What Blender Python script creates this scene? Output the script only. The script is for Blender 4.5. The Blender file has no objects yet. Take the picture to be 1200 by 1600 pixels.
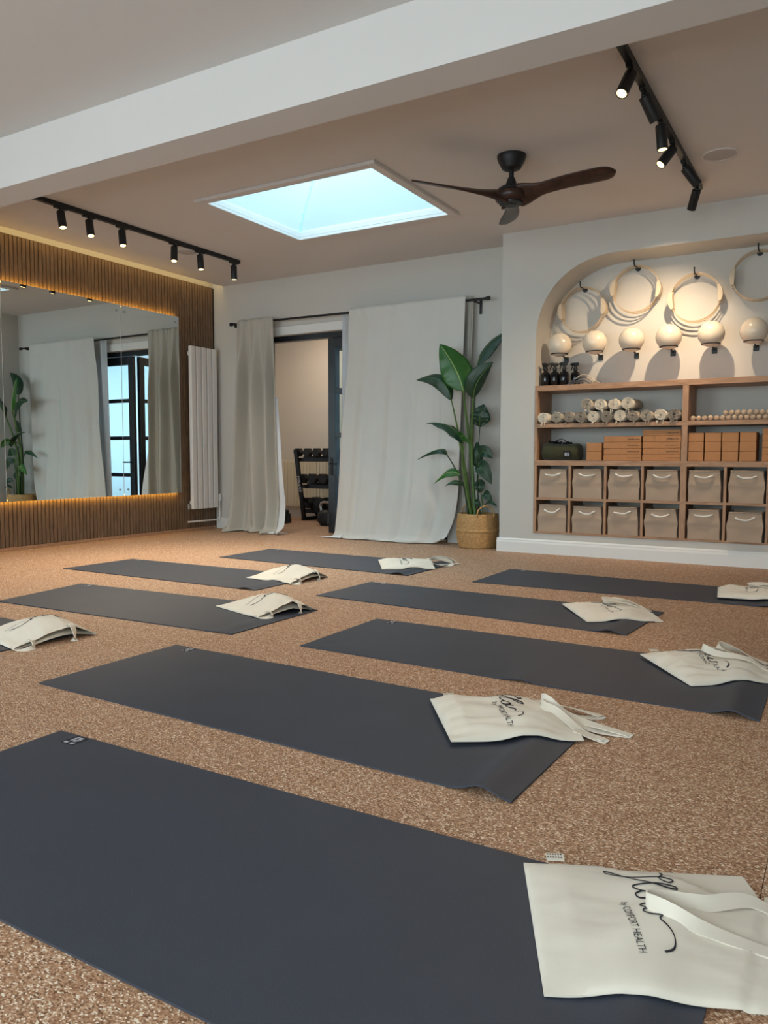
import bpy, bmesh, math, random
from mathutils import Vector, Matrix, noise

random.seed(7)
C = bpy.context.scene.collection
SC = bpy.context.scene
PI = math.pi

# ------------------------------------------------------------------ camera
cam_data = bpy.data.cameras.new('camera')
cam = bpy.data.objects.new('camera', cam_data)
C.objects.link(cam)
YAW, PITCH, ROLL = 0.5334, -0.0710, 0.0020
_f = Vector((-math.sin(YAW) * math.cos(PITCH), math.cos(YAW) * math.cos(PITCH), math.sin(PITCH)))
_r = Vector((math.cos(YAW), math.sin(YAW), 0))
_u = _r.cross(_f)
_r2 = _r * math.cos(ROLL) + _u * math.sin(ROLL)
_u2 = _u * math.cos(ROLL) - _r * math.sin(ROLL)
cam.matrix_world = Matrix(((_r2.x, _u2.x, -_f.x, 0), (_r2.y, _u2.y, -_f.y, 0), (_r2.z, _u2.z, -_f.z, 0.82), (0, 0, 0, 1)))
cam_data.sensor_fit = 'VERTICAL'
cam_data.sensor_height = 36
cam_data.lens = 1224.4 / 1600 * 36
cam_data.clip_start = 0.02
SC.camera = cam

# ------------------------------------------------------------------ light and exposure
SC.view_settings.view_transform = 'Standard'
SC.view_settings.look = 'None'
SC.view_settings.exposure = 0.68
SC.view_settings.gamma = 1.0
SC.view_settings.use_curve_mapping = False
world = bpy.data.worlds.new('overcast_sky')
SC.world = world
world.use_nodes = True
wn = world.node_tree.nodes
wl = world.node_tree.links
bg = wn['Background']
tc = wn.new('ShaderNodeTexCoord')
sep = wn.new('ShaderNodeSeparateXYZ')
rmp = wn.new('ShaderNodeValToRGB')
wl.new(tc.outputs['Generated'], sep.inputs[0])
wl.new(sep.outputs['Z'], rmp.inputs[0])
rmp.color_ramp.elements[0].color = (0.62, 0.72, 0.80, 1)
rmp.color_ramp.elements[1].color = (0.70, 0.87, 0.95, 1)
wl.new(rmp.outputs[0], bg.inputs['Color'])
bg.inputs['Strength'].default_value = 0.56


def area_light(name, loc, rot, sx, sy, power, color):
    d = bpy.data.lights.new(name, 'AREA')
    d.shape = 'RECTANGLE'
    d.size, d.size_y = sx, sy
    d.energy = power
    d.color = color
    o = bpy.data.objects.new(name, d)
    o.location = loc
    o.rotation_euler = rot
    C.objects.link(o)
    return o


DAY = (0.87, 0.94, 1.0)
# daylight outside the two wide windows in the wall behind the camera
area_light('window_daylight', (-4.2, -1.95, 1.35), (PI / 2, 0, 0), 2.6, 2.0, 84, DAY)
area_light('window_daylight', (-0.6, -1.95, 1.35), (PI / 2, 0, 0), 2.6, 2.0, 84, DAY)
# daylight above the rooflight dome
area_light('rooflight_daylight', (-3.43, 5.0, 4.3), (0, 0, 0), 1.8, 1.5, 84, (0.80, 0.93, 1.0))
# ceiling lamp of the little gym beyond the doors
area_light('gym_ceiling_lamp', (-5.6, 7.75, 2.55), (0, 0, 0), 0.5, 0.3, 9, (1.0, 0.80, 0.62))

# ------------------------------------------------------------------ materials


def lin(c):
    return tuple(((v / 255) / 12.92 if v / 255 <= 0.04045 else ((v / 255 + 0.055) / 1.055) ** 2.4) for v in c) + (1,)


def material(name, rgb, rough=0.6, metal=0.0, vary=0.0, scale=8.0, bump=0.0, bump_scale=200.0, spec=0.5, emit=None, stretch=None, sheen=0.0):
    m = bpy.data.materials.new(name)
    m.use_nodes = True
    n, l = m.node_tree.nodes, m.node_tree.links
    b = n['Principled BSDF']
    b.inputs['Base Color'].default_value = lin(rgb)
    b.inputs['Roughness'].default_value = rough
    b.inputs['Metallic'].default_value = metal
    b.inputs['Specular IOR Level'].default_value = spec
    if sheen:
        b.inputs['Sheen Weight'].default_value = sheen
    co = n.new('ShaderNodeTexCoord')
    mp = n.new('ShaderNodeMapping')
    l.new(co.outputs['Object'], mp.inputs[0])
    if stretch:
        mp.inputs['Scale'].default_value = stretch
    if vary:
        t = n.new('ShaderNodeTexNoise')
        t.inputs['Scale'].default_value = scale
        t.inputs['Detail'].default_value = 4
        l.new(mp.outputs[0], t.inputs['Vector'])
        r = n.new('ShaderNodeValToRGB')
        r.color_ramp.elements[0].position = 0.3
        r.color_ramp.elements[1].position = 0.7
        c = lin(rgb)
        r.color_ramp.elements[0].color = tuple(max(0, v * (1 - vary)) for v in c[:3]) + (1,)
        r.color_ramp.elements[1].color = tuple(min(1, v * (1 + vary)) for v in c[:3]) + (1,)
        l.new(t.outputs['Fac'], r.inputs[0])
        l.new(r.outputs[0], b.inputs['Base Color'])
    if bump:
        t2 = n.new('ShaderNodeTexNoise')
        t2.inputs['Scale'].default_value = bump_scale
        t2.inputs['Detail'].default_value = 3
        l.new(co.outputs['Object'], t2.inputs['Vector'])
        bp = n.new('ShaderNodeBump')
        bp.inputs['Strength'].default_value = bump
        bp.inputs['Distance'].default_value = 0.002
        l.new(t2.outputs['Fac'], bp.inputs['Height'])
        l.new(bp.outputs[0], b.inputs['Normal'])
    if emit:
        b.inputs['Emission Color'].default_value = lin(emit[0])
        b.inputs['Emission Strength'].default_value = emit[1]
    return m


def cork_floor():
    m = bpy.data.materials.new('cork_crumb_flooring')
    m.use_nodes = True
    n, l = m.node_tree.nodes, m.node_tree.links
    b = n['Principled BSDF']
    b.inputs['Roughness'].default_value = 0.62
    b.inputs['Specular IOR Level'].default_value = 0.35
    geo = n.new('ShaderNodeNewGeometry')
    mp = n.new('ShaderNodeMapping')
    mp.inputs['Rotation'].default_value = (0, 0, 0.5)
    mp.inputs['Scale'].default_value = (1.0, 1.6, 1)
    l.new(geo.outputs['Position'], mp.inputs[0])
    v = n.new('ShaderNodeTexVoronoi')
    v.inputs['Scale'].default_value = 250
    l.new(mp.outputs[0], v.inputs['Vector'])
    sp = n.new('ShaderNodeSeparateColor')
    l.new(v.outputs['Color'], sp.inputs[0])
    r = n.new('ShaderNodeValToRGB')
    r.color_ramp.interpolation = 'LINEAR'
    e = r.color_ramp.elements
    e[0].position, e[0].color = 0.0, lin((112, 76, 52))
    e[1].position, e[1].color = 1.0, lin((255, 240, 220))
    for pos, c in ((0.25, (160, 116, 86)), (0.55, (188, 144, 112)), (0.80, (208, 166, 132)), (0.92, (246, 224, 200))):
        x = e.new(pos)
        x.color = lin(c)
    l.new(sp.outputs[0], r.inputs[0])
    big = n.new('ShaderNodeTexNoise')
    big.inputs['Scale'].default_value = 60
    big.inputs['Detail'].default_value = 5
    l.new(geo.outputs['Position'], big.inputs['Vector'])
    mx = n.new('ShaderNodeMix')
    mx.data_type = 'RGBA'
    mx.blend_type = 'MULTIPLY'
    mx.inputs[0].default_value = 1.0
    r2 = n.new('ShaderNodeValToRGB')
    r2.color_ramp.elements[0].position, r2.color_ramp.elements[0].color = 0.3, (0.80, 0.79, 0.78, 1)
    r2.color_ramp.elements[1].position, r2.color_ramp.elements[1].color = 0.7, (1.0, 1.0, 1.0, 1)
    l.new(big.outputs['Fac'], r2.inputs[0])
    l.new(r.outputs[0], mx.inputs[6])
    l.new(r2.outputs[0], mx.inputs[7])
    l.new(mx.outputs[2], b.inputs['Base Color'])
    bp = n.new('ShaderNodeBump')
    bp.inputs['Strength'].default_value = 0.25
    bp.inputs['Distance'].default_value = 0.002
    l.new(sp.outputs[1], bp.inputs['Height'])
    l.new(bp.outputs[0], b.inputs['Normal'])
    return m


def wood(name, dark, light, axis_scale, rough=0.5):
    m = bpy.data.materials.new(name)
    m.use_nodes = True
    n, l = m.node_tree.nodes, m.node_tree.links
    b = n['Principled BSDF']
    b.inputs['Roughness'].default_value = rough
    b.inputs['Specular IOR Level'].default_value = 0.35
    geo = n.new('ShaderNodeNewGeometry')
    mp = n.new('ShaderNodeMapping')
    mp.inputs['Scale'].default_value = axis_scale
    l.new(geo.outputs['Position'], mp.inputs[0])
    t = n.new('ShaderNodeTexNoise')
    t.inputs['Scale'].default_value = 6
    t.inputs['Detail'].default_value = 6
    t.inputs['Distortion'].default_value = 0.8
    l.new(mp.outputs[0], t.inputs['Vector'])
    r = n.new('ShaderNodeValToRGB')
    r.color_ramp.elements[0].position, r.color_ramp.elements[0].color = 0.32, lin(dark)
    r.color_ramp.elements[1].position, r.color_ramp.elements[1].color = 0.68, lin(light)
    l.new(t.outputs['Fac'], r.inputs[0])
    l.new(r.outputs[0], b.inputs['Base Color'])
    return m


def glass(name, rough=0.0, tint=(0.92, 0.97, 0.97), gloss=0.12):
    m = bpy.data.materials.new(name)
    m.use_nodes = True
    n, l = m.node_tree.nodes, m.node_tree.links
    n.remove(n['Principled BSDF'])
    out = n['Material Output']
    tr = n.new('ShaderNodeBsdfTransparent')
    tr.inputs[0].default_value = tint + (1,)
    gl = n.new('ShaderNodeBsdfGlossy')
    gl.inputs['Roughness'].default_value = rough
    fr = n.new('ShaderNodeFresnel')
    fr.inputs[0].default_value = 1.45
    mx = n.new('ShaderNodeMixShader')
    gm = n.new('ShaderNodeNewGeometry')
    inv = n.new('ShaderNodeMath')
    inv.operation = 'SUBTRACT'
    inv.inputs[0].default_value = 1.0
    l.new(gm.outputs['Backfacing'], inv.inputs[1])
    mu = n.new('ShaderNodeMath')
    mu.operation = 'MULTIPLY'
    l.new(fr.outputs[0], mu.inputs[0])
    l.new(inv.outputs[0], mu.inputs[1])
    l.new(mu.outputs[0], mx.inputs[0])
    l.new(tr.outputs[0], mx.inputs[1])
    l.new(gl.outputs[0], mx.inputs[2])
    l.new(mx.outputs[0], out.inputs[0])
    return m


def translucent(name, rgb, mix, rough=0.5):
    m = bpy.data.materials.new(name)
    m.use_nodes = True
    n, l = m.node_tree.nodes, m.node_tree.links
    b = n['Principled BSDF']
    b.inputs['Base Color'].default_value = lin(rgb)
    b.inputs['Roughness'].default_value = rough
    out = n['Material Output']
    t = n.new('ShaderNodeBsdfTranslucent')
    t.inputs[0].default_value = lin(rgb)
    mx = n.new('ShaderNodeMixShader')
    mx.inputs[0].default_value = mix
    l.new(b.outputs[0], mx.inputs[1])
    l.new(t.outputs[0], mx.inputs[2])
    l.new(mx.outputs[0], out.inputs[0])
    return m


def woven(name, rgb, rough=0.85, scale=700.0, vary=0.06, sheen=0.2):
    m = material(name, rgb, rough, vary=vary, scale=4, sheen=sheen, spec=0.2)
    n, l = m.node_tree.nodes, m.node_tree.links
    b = n['Principled BSDF']
    co = n.new('ShaderNodeTexCoord')
    w1 = n.new('ShaderNodeTexWave')
    w1.inputs['Scale'].default_value = scale / 6
    w1.bands_direction = 'X'
    w2 = n.new('ShaderNodeTexWave')
    w2.inputs['Scale'].default_value = scale / 6
    w2.bands_direction = 'Z'
    l.new(co.outputs['Object'], w1.inputs[0])
    l.new(co.outputs['Object'], w2.inputs[0])
    ad = n.new('ShaderNodeMath')
    l.new(w1.outputs['Fac'], ad.inputs[0])
    l.new(w2.outputs['Fac'], ad.inputs[1])
    bp = n.new('ShaderNodeBump')
    bp.inputs['Strength'].default_value = 0.12
    bp.inputs['Distance'].default_value = 0.001
    l.new(ad.outputs[0], bp.inputs['Height'])
    l.new(bp.outputs[0], b.inputs['Normal'])
    return m


def leaf_mat(name, dark, light):
    m = bpy.data.materials.new(name)
    m.use_nodes = True
    n, l = m.node_tree.nodes, m.node_tree.links
    b = n['Principled BSDF']
    b.inputs['Roughness'].default_value = 0.3
    uv = n.new('ShaderNodeUVMap')
    wv = n.new('ShaderNodeTexWave')
    wv.bands_direction = 'Y'
    wv.inputs['Scale'].default_value = 9
    wv.inputs['Distortion'].default_value = 1.0
    l.new(uv.outputs[0], wv.inputs[0])
    r = n.new('ShaderNodeValToRGB')
    r.color_ramp.elements[0].color = lin(dark)
    r.color_ramp.elements[1].color = lin(light)
    l.new(wv.outputs['Fac'], r.inputs[0])
    l.new(r.outputs[0], b.inputs['Base Color'])
    bp = n.new('ShaderNodeBump')
    bp.inputs['Strength'].default_value = 0.15
    bp.inputs['Distance'].default_value = 0.004
    l.new(wv.outputs['Fac'], bp.inputs['Height'])
    l.new(bp.outputs[0], b.inputs['Normal'])
    return m


M = {}
M['floor'] = cork_floor()
M['seam'] = material('floor_joint_dark', (120, 86, 62), 0.9)
M['wall'] = material('greige_wall_paint', (206, 203, 197), 0.85, vary=0.015, scale=2, spec=0.25)
M['ceiling'] = material('ceiling_paint', (220, 215, 212), 0.9, vary=0.01, scale=2, spec=0.2)
M['white'] = material('white_gloss_paint', (232, 232, 230), 0.4)
M['black'] = material('black_powder_coat', (20, 21, 24), 0.45)
M['door_black'] = material('dark_navy_black_paint', (20, 25, 34), 0.35)
M['slat'] = wood('walnut_slat', (104, 82, 64), (132, 107, 84), (9, 9, 1.2))
M['felt'] = material('black_acoustic_felt', (30, 24, 20), 0.95)
M['oak'] = wood('shelf_oak', (158, 120, 92), (190, 150, 118), (1.2, 8, 9))
M['oak_vertical'] = wood('shelf_oak_upright', (158, 120, 92), (190, 150, 118), (9, 8, 1.2))
M['mat'] = material('slate_rubber_mat', (61, 65, 76), 0.55, vary=0.05, scale=5, bump=0.35, bump_scale=260, spec=0.4)
M['mat_tag'] = material('woven_tag_black', (22, 24, 32), 0.8)
M['tag_print'] = material('tag_print_grey', (176, 180, 190), 0.7)
M['canvas'] = material('natural_cotton_canvas', (230, 220, 204), 0.9, vary=0.03, scale=9, bump=0.12, bump_scale=700, spec=0.2, sheen=0.2)
M['ink'] = material('dark_print_ink', (38, 36, 46), 0.8)
M['curtain'] = woven('grey_linen_curtain', (212, 210, 205), scale=900, sheen=0.2, vary=0.02)
M['curtain_dark'] = woven('taupe_linen_curtain', (184, 179, 169), scale=900, sheen=0.2, vary=0.03)
M['lining'] = material('white_curtain_lining', (226, 228, 232), 0.7)
M['sheer'] = translucent('white_sheer_voile', (236, 238, 242), 0.5)
M['mirror'] = material('silvered_mirror', (226, 232, 230), 0.0, metal=1.0)
M['steel'] = material('polished_steel', (190, 190, 190), 0.25, metal=1.0)
M['radiator'] = material('white_radiator_enamel', (238, 234, 230), 0.35)
M['fan_wood'] = wood('dark_walnut_blade', (44, 27, 21), (70, 44, 34), (3, 3, 3), 0.35)
M['ball'] = material('cream_vinyl_ball', (222, 210, 192), 0.18, vary=0.02, scale=6)
M['ring'] = material('beige_ring_band', (198, 174, 142), 0.45)
M['pad'] = material('beige_ring_pad', (206, 190, 166), 0.6)
M['bottle'] = material('black_amber_glass', (10, 11, 16), 0.08)
M['brick_cork'] = material('cork_block', (186, 132, 88), 0.8, vary=0.10, scale=160)
M['fabric_box'] = woven('taupe_canvas_box', (182, 160, 140), scale=800, vary=0.03)
M['rope'] = material('white_cotton_rope', (232, 228, 220), 0.8)
M['massage'] = material('beige_cork_ball', (190, 168, 144), 0.75, vary=0.08, scale=90)
M['olive'] = woven('olive_green_cordura', (64, 64, 44), scale=900)
M['bag_black'] = material('black_webbing', (20, 20, 20), 0.8)
M['basket'] = material('seagrass_basket', (192, 150, 98), 0.7, vary=0.30, scale=70)
M['soil'] = material('potting_soil', (40, 32, 26), 0.95, vary=0.3, scale=60)
M['leaf'] = leaf_mat('green_leaf', (36, 84, 32), (54, 112, 44))
M['leaf_dark'] = leaf_mat('dark_green_leaf', (22, 52, 36), (34, 68, 44))
M['stem'] = material('green_stem', (78, 108, 50), 0.45, vary=0.15, scale=20)
M['stem_dark'] = material('dark_stem', (44, 62, 40), 0.45)
M['rib'] = material('pale_leaf_rib', (160, 182, 110), 0.45)
M['towel_a'] = woven('cream_cotton_throw', (226, 214, 196), scale=500, vary=0.1)
M['towel_b'] = woven('grey_beige_throw', (180, 168, 152), scale=500, vary=0.14)
M['towel_c'] = woven('warm_grey_throw', (160, 148, 134), scale=500, vary=0.16)
M['band_grey'] = material('grey_band_fabric', (96, 98, 108), 0.8)
M['gym_wall'] = material('warm_gym_wall', (214, 204, 190), 0.85, vary=0.01, scale=2)
M['gym_radiator'] = material('cream_radiator', (222, 208, 180), 0.4)
M['rubber'] = material('black_rubber_weight', (26, 26, 28), 0.55)
M['glass'] = glass('clear_pane')
M['frosted'] = translucent('frosted_pane', (222, 238, 246), 0.75, 0.35)
M['dome'] = translucent('rooflight_dome_acrylic', (206, 238, 248), 0.9, 0.3)
_n, _l = M['dome'].node_tree.nodes, M['dome'].node_tree.links
_tr = _n.new('ShaderNodeBsdfTransparent')
_tr.inputs[0].default_value = lin((214, 242, 250))
_mx = _n.new('ShaderNodeMixShader')
_mx.inputs[0].default_value = 0.72
_l.new(_n['Mix Shader'].outputs[0], _mx.inputs[1])
_l.new(_tr.outputs[0], _mx.inputs[2])
_l.new(_mx.outputs[0], _n['Material Output'].inputs[0])
M['led_amber'] = material('led_strip_amber', (255, 196, 90), 0.5, emit=((255, 202, 88), 13))
M['led_warm'] = material('led_strip_warm', (255, 220, 150), 0.5, emit=((255, 224, 150), 4))
M['lens_on'] = material('spotlight_lens_lit', (255, 236, 200), 0.4, emit=((255, 222, 150), 2.2))
M['grille'] = material('speaker_grille', (192, 186, 184), 0.8, bump=0.4, bump_scale=900)

# ------------------------------------------------------------------ builders


def link_mesh(name, me, mat, parent=None):
    if mat is not None:
        me.materials.append(mat)
    o = bpy.data.objects.new(name, me)
    C.objects.link(o)
    if parent is not None:
        o.parent = parent
    return o


def root_offset(parent):
    off = Vector((0, 0, 0))
    p = parent
    while p is not None:
        off += p.location
        p = p.parent
    return off


def make(name, bm, mat, parent=None, smooth=False, world=True, angle=None):
    """link a bmesh as one object; with world=True its coordinates are world coordinates"""
    if parent is not None and world:
        bmesh.ops.translate(bm, verts=bm.verts, vec=-root_offset(parent))
    me = bpy.data.meshes.new(name)
    bm.normal_update()
    bm.to_mesh(me)
    bm.free()
    if smooth:
        for p in me.polygons:
            p.use_smooth = True
        if angle:
            me.set_sharp_from_angle(angle=angle)
    return link_mesh(name, me, mat, parent)


def thing(name, label, cat, loc=(0, 0, 0), group=None):
    o = bpy.data.objects.new(name, None)
    o.empty_display_size = 0.05
    o.location = loc
    C.objects.link(o)
    return tag(o, label, cat, group)


def tag(o, label, cat, group=None):
    o['label'] = label
    o['category'] = cat
    if group:
        o['group'] = group
    return o


def struct(o, label=None):
    o['kind'] = 'structure'
    if label:
        o['label'] = label
    return o


def dup(root, loc=None, rotz=None, label=None, group=None):
    r = root.copy()
    C.objects.link(r)
    if loc is not None:
        r.location = loc
    if rotz is not None:
        r.rotation_euler.z = rotz
    if label:
        r['label'] = label
    if group:
        r['group'] = group
    for ch in list(root.children):
        c = ch.copy()
        C.objects.link(c)
        c.parent = r
        for g in ch.children:
            d = g.copy()
            C.objects.link(d)
            d.parent = c
    return r


def box(bm, x0, x1, y0, y1, z0, z1, bevel=0.0):
    vs = [bm.verts.new((x, y, z)) for z in (z0, z1) for y in (y0, y1) for x in (x0, x1)]
    f = [(0, 2, 3, 1), (4, 5, 7, 6), (0, 1, 5, 4), (2, 6, 7, 3), (0, 4, 6, 2), (1, 3, 7, 5)]
    fs = [bm.faces.new([vs[i] for i in q]) for q in f]
    if bevel:
        es = list({e for q in fs for e in q.edges})
        bmesh.ops.bevel(bm, geom=es, offset=bevel, segments=2, affect='EDGES', profile=0.5)
    return vs


def boxm(*a, **k):
    bm = bmesh.new()
    box(bm, *a, **k)
    return bm


def frame_of(d):
    d = d.normalized()
    a = Vector((0, 0, 1)) if abs(d.z) < 0.9 else Vector((1, 0, 0))
    x = d.cross(a).normalized()
    return x, d.cross(x).normalized()


def tube(bm, pts, rad, seg=10, cap=True):
    pts = [Vector(p) for p in pts]
    n = len(pts)
    rads = rad if isinstance(rad, (list, tuple)) else [rad] * n
    rings = []
    px = None
    for i, p in enumerate(pts):
        d = (pts[min(i + 1, n - 1)] - pts[max(i - 1, 0)])
        if px is None:
            x, y = frame_of(d)
        else:
            dn = d.normalized()
            x = (px - dn * px.dot(dn)).normalized()
            y = dn.cross(x).normalized()
        px = x
        rings.append([bm.verts.new(p + (x * math.cos(2 * PI * k / seg) + y * math.sin(2 * PI * k / seg)) * rads[i]) for k in range(seg)])
    for a, b in zip(rings, rings[1:]):
        for k in range(seg):
            bm.faces.new((a[k], a[(k + 1) % seg], b[(k + 1) % seg], b[k]))
    if cap:
        bm.faces.new(rings[0][::-1])
        bm.faces.new(rings[-1])


def lathe(bm, prof, seg=32, center=(0, 0, 0), axis=None):
    c = Vector(center)
    rings = []
    for r, z in prof:
        if r < 1e-6:
            rings.append([bm.verts.new(c + Vector((0, 0, z)))])
        else:
            rings.append([bm.verts.new(c + Vector((r * math.cos(2 * PI * k / seg), r * math.sin(2 * PI * k / seg), z))) for k in range(seg)])
    for a, b in zip(rings, rings[1:]):
        for k in range(seg):
            k2 = (k + 1) % seg
            if len(a) == 1 and len(b) == 1:
                continue
            if len(a) == 1:
                bm.faces.new((a[0], b[k2], b[k]))
            elif len(b) == 1:
                bm.faces.new((a[k], a[k2], b[0]))
            else:
                bm.faces.new((a[k], a[k2], b[k2], b[k]))


def axial(bm, base, d, prof, seg=24):
    """surface of revolution about the line from base along d; prof holds (distance along d, radius)"""
    x, y = frame_of(d)
    rings = [[bm.verts.new(base + d * t + (x * math.cos(2 * PI * k / seg) + y * math.sin(2 * PI * k / seg)) * r) for k in range(seg)] for t, r in prof]
    for a, b in zip(rings, rings[1:]):
        for k in range(seg):
            bm.faces.new((a[k], a[(k + 1) % seg], b[(k + 1) % seg], b[k]))
    bm.faces.new(rings[0][::-1])
    return rings


def catmull(pts, n=6):
    pts = [Vector(p) for p in pts]
    out = []
    for i in range(len(pts) - 1):
        p0, p1, p2, p3 = pts[max(i - 1, 0)], pts[i], pts[i + 1], pts[min(i + 2, len(pts) - 1)]
        for k in range(n):
            t = k / n
            out.append(0.5 * ((2 * p1) + (p2 - p0) * t + (2 * p0 - 5 * p1 + 4 * p2 - p3) * t * t + (3 * p1 - p0 - 3 * p2 + p3) * t ** 3))
    out.append(pts[-1])
    return out


def grid(bm, fn, nu, nv, uv=False):
    rows = [[bm.verts.new(fn(i / nu, j / nv)) for j in range(nv + 1)] for i in range(nu + 1)]
    lay = bm.loops.layers.uv.verify() if uv else None
    for i in range(nu):
        for j in range(nv):
            f = bm.faces.new((rows[i][j], rows[i + 1][j], rows[i + 1][j + 1], rows[i][j + 1]))
            if uv:
                for lp, (a, b) in zip(f.loops, ((i, j), (i + 1, j), (i + 1, j + 1), (i, j + 1))):
                    lp[lay].uv = (a / nu, b / nv)
    return rows


def thicken(o, t, offset=-1.0):
    md = o.modifiers.new('thickness', 'SOLIDIFY')
    md.thickness = t
    md.offset = offset
    return o


def ribbon(bm, pts, width, thick=0.003, up=None, twists=None):
    """a flat strap along a path: its width lies across the path, twisted by the given angles"""
    n = len(pts)
    secs = []
    for i, p in enumerate(pts):
        d = (pts[min(i + 1, n - 1)] - pts[max(i - 1, 0)]).normalized()
        u = up or Vector((0, 0, 1))
        x = d.cross(u)
        x = x.normalized() if x.length > 1e-4 else Vector((1, 0, 0))
        nn = x.cross(d).normalized()
        a = twists[i] if twists else 0
        x2 = x * math.cos(a) + nn * math.sin(a)
        n2 = nn * math.cos(a) - x * math.sin(a)
        h, t = width / 2, thick / 2
        secs.append([bm.verts.new(p + x2 * sx * h + n2 * sn * t) for sx, sn in ((-1, -1), (1, -1), (1, 1), (-1, 1))])
    for a, b in zip(secs, secs[1:]):
        for k in range(4):
            bm.faces.new((a[k], a[(k + 1) % 4], b[(k + 1) % 4], b[k]))
    bm.faces.new(secs[0][::-1])
    bm.faces.new(secs[-1])


def text_mesh(body, size):
    """flat lettering triangles as (verts, faces), left aligned from the origin"""
    cu = bpy.data.curves.new('lettering', 'FONT')
    cu.body = body
    cu.size = size
    cu.resolution_u = 3
    o = bpy.data.objects.new('lettering', cu)
    C.objects.link(o)
    bpy.context.view_layer.update()
    me = bpy.data.meshes.new_from_object(o)
    vs = [tuple(v.co) for v in me.vertices]
    fs = [tuple(p.vertices) for p in me.polygons]
    bpy.data.objects.remove(o)
    bpy.data.meshes.remove(me)
    bpy.data.curves.remove(cu)
    return vs, fs


# ------------------------------------------------------------------ room shell
XL, YB, YN, ZC = -6.19, 6.73, 6.36, 2.70      # slat face, back wall, niche wall, ceiling
XR, YF = 1.7, -1.7

fl = struct(make('floor', boxm(-6.30, XR, YF, 8.9, -0.12, -0.006), M['seam']))
row = 0
y = 1.53 - 4 * 1.035
while y < 8.6:
    off = -1.13 if row % 2 == 0 else -0.66
    x = off - 6 * 1.02
    y0, y1 = max(y, YF), min(y + 1.035, 8.9)
    while x < XR:
        x0, x1 = max(x, -6.30), min(x + 1.02, XR)
        if x1 - x0 > 0.02 and y1 - y0 > 0.02:
            g = 0.0007
            make('floor_tile', boxm(x0 + g, x1 - g, y0 + g, y1 - g, -0.006, 0.0), M['floor'], fl)
        x += 1.02
    y += 1.035
    row += 1

struct(make('floor', boxm(-7.0, -6.30, YB + 0.2, 8.9, -0.12, 0.0), M['floor']))

# ceiling with the rooflight opening
SX0, SX1, SY0, SY1 = -4.14, -2.72, 4.44, 5.57
bm = bmesh.new()
ZT = 2.86
ZS = 2.735
box(bm, -6.06, SX0, 2.95, YB, ZC, ZS)
box(bm, SX1, XR, 2.95, YB, ZC, ZS)
box(bm, SX0, SX1, 2.95, SY0, ZC, ZS)
box(bm, SX0, SX1, SY1, YB, ZC, ZS)
box(bm, -6.30, XR, YF, 2.95, ZC, ZS)
box(bm, -6.30, -6.06, 2.95, YB, 2.80, ZT)
box(bm, -6.06, -6.03, 2.95, YB, ZS, ZT)
box(bm, -6.30, -6.03, 2.93, 2.95, ZS, ZT)
struct(make('ceiling', bm, M['ceiling']))
struct(make('ceiling', boxm(-6.9, -0.3, YB + 0.2, 8.9, 2.6, 2.7), M['ceiling']))

# rooflight: curb, trim and a soft-edged acrylic dome
rl = struct(bpy.data.objects.new('window_1', None), 'domed acrylic rooflight letting daylight through the ceiling')
C.objects.link(rl)
bm = bmesh.new()
for a in ((SX0 - 0.03, SX0, SY0 - 0.03, SY1 + 0.03), (SX1, SX1 + 0.03, SY0 - 0.03, SY1 + 0.03), (SX0, SX1, SY0 - 0.03, SY0), (SX0, SX1, SY1, SY1 + 0.03)):
    box(bm, *a, ZS, 2.752)
make('curb', bm, M['white'], rl)
for a in ((SX0 - 0.07, SX0 - 0.0, SY0 - 0.07, SY1 + 0.06), (SX1 + 0.0, SX1 + 0.06, SY0 - 0.07, SY1 + 0.06), (SX0, SX1, SY0 - 0.07, SY0), (SX0, SX1, SY1, SY1 + 0.06)):
    make('trim', boxm(*a, ZC - 0.025, ZC - 0.0005, bevel=0.004), M['ceiling'], rl)
bm = bmesh.new()


def lerp_(a, b, t):
    return a + (b - a) * t


def dome(u, v):
    a, b = 2 * u - 1, 2 * v - 1
    k = max(abs(a), abs(b))
    return Vector(((SX0 + SX1) / 2 + a * (SX1 - SX0 + 0.03) / 2, (SY0 + SY1) / 2 + b * (SY1 - SY0 + 0.03) / 2, 2.742 + 0.46 * (1 - k ** 1.6)))


grid(bm, dome, 24, 24)
make('dome', bm, M['dome'], rl, smooth=True)

for ca_, cb_ in ((0, 0), (0, 1), (1, 0), (1, 1)):
    bm = bmesh.new()
    tube(bm, [dome(lerp_(ca_, 0.5, k / 14), lerp_(cb_, 0.5, k / 14)) - Vector((0, 0, 0.004)) for k in range(15)], 0.005, 6)
    make('hip_seam', bm, M['dome'], rl, smooth=True)

# back wall with the doorway to the gym
DX0, DX1, DZ = -5.50, -3.26, 2.10
bm = bmesh.new()
box(bm, -6.30, DX0, YB, YB + 0.2, 0, ZT)
box(bm, DX1, XR, YB, YB + 0.2, 0, ZT)
box(bm, DX0, DX1, YB, YB + 0.2, DZ, ZT)
struct(make('wall_back', bm, M['wall']))
struct(make('wall_right', boxm(XR, XR + 0.1, YF, YB + 0.2, 0, ZT), M['wall']))
bm = bmesh.new()
WIN = ((-5.4, -3.0), (-1.8, 0.6))
box(bm, -6.30, WIN[0][0], YF - 0.12, YF, 0, ZT)
box(bm, WIN[0][1], WIN[1][0], YF - 0.12, YF, 0, ZT)
box(bm, WIN[1][1], XR, YF - 0.12, YF, 0, ZT)
for w in WIN:
    box(bm, w[0], w[1], YF - 0.12, YF, 0, 0.4)
    box(bm, w[0], w[1], YF - 0.12, YF, 2.3, ZT)
struct(make('wall_front', bm, M['wall']))
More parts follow.
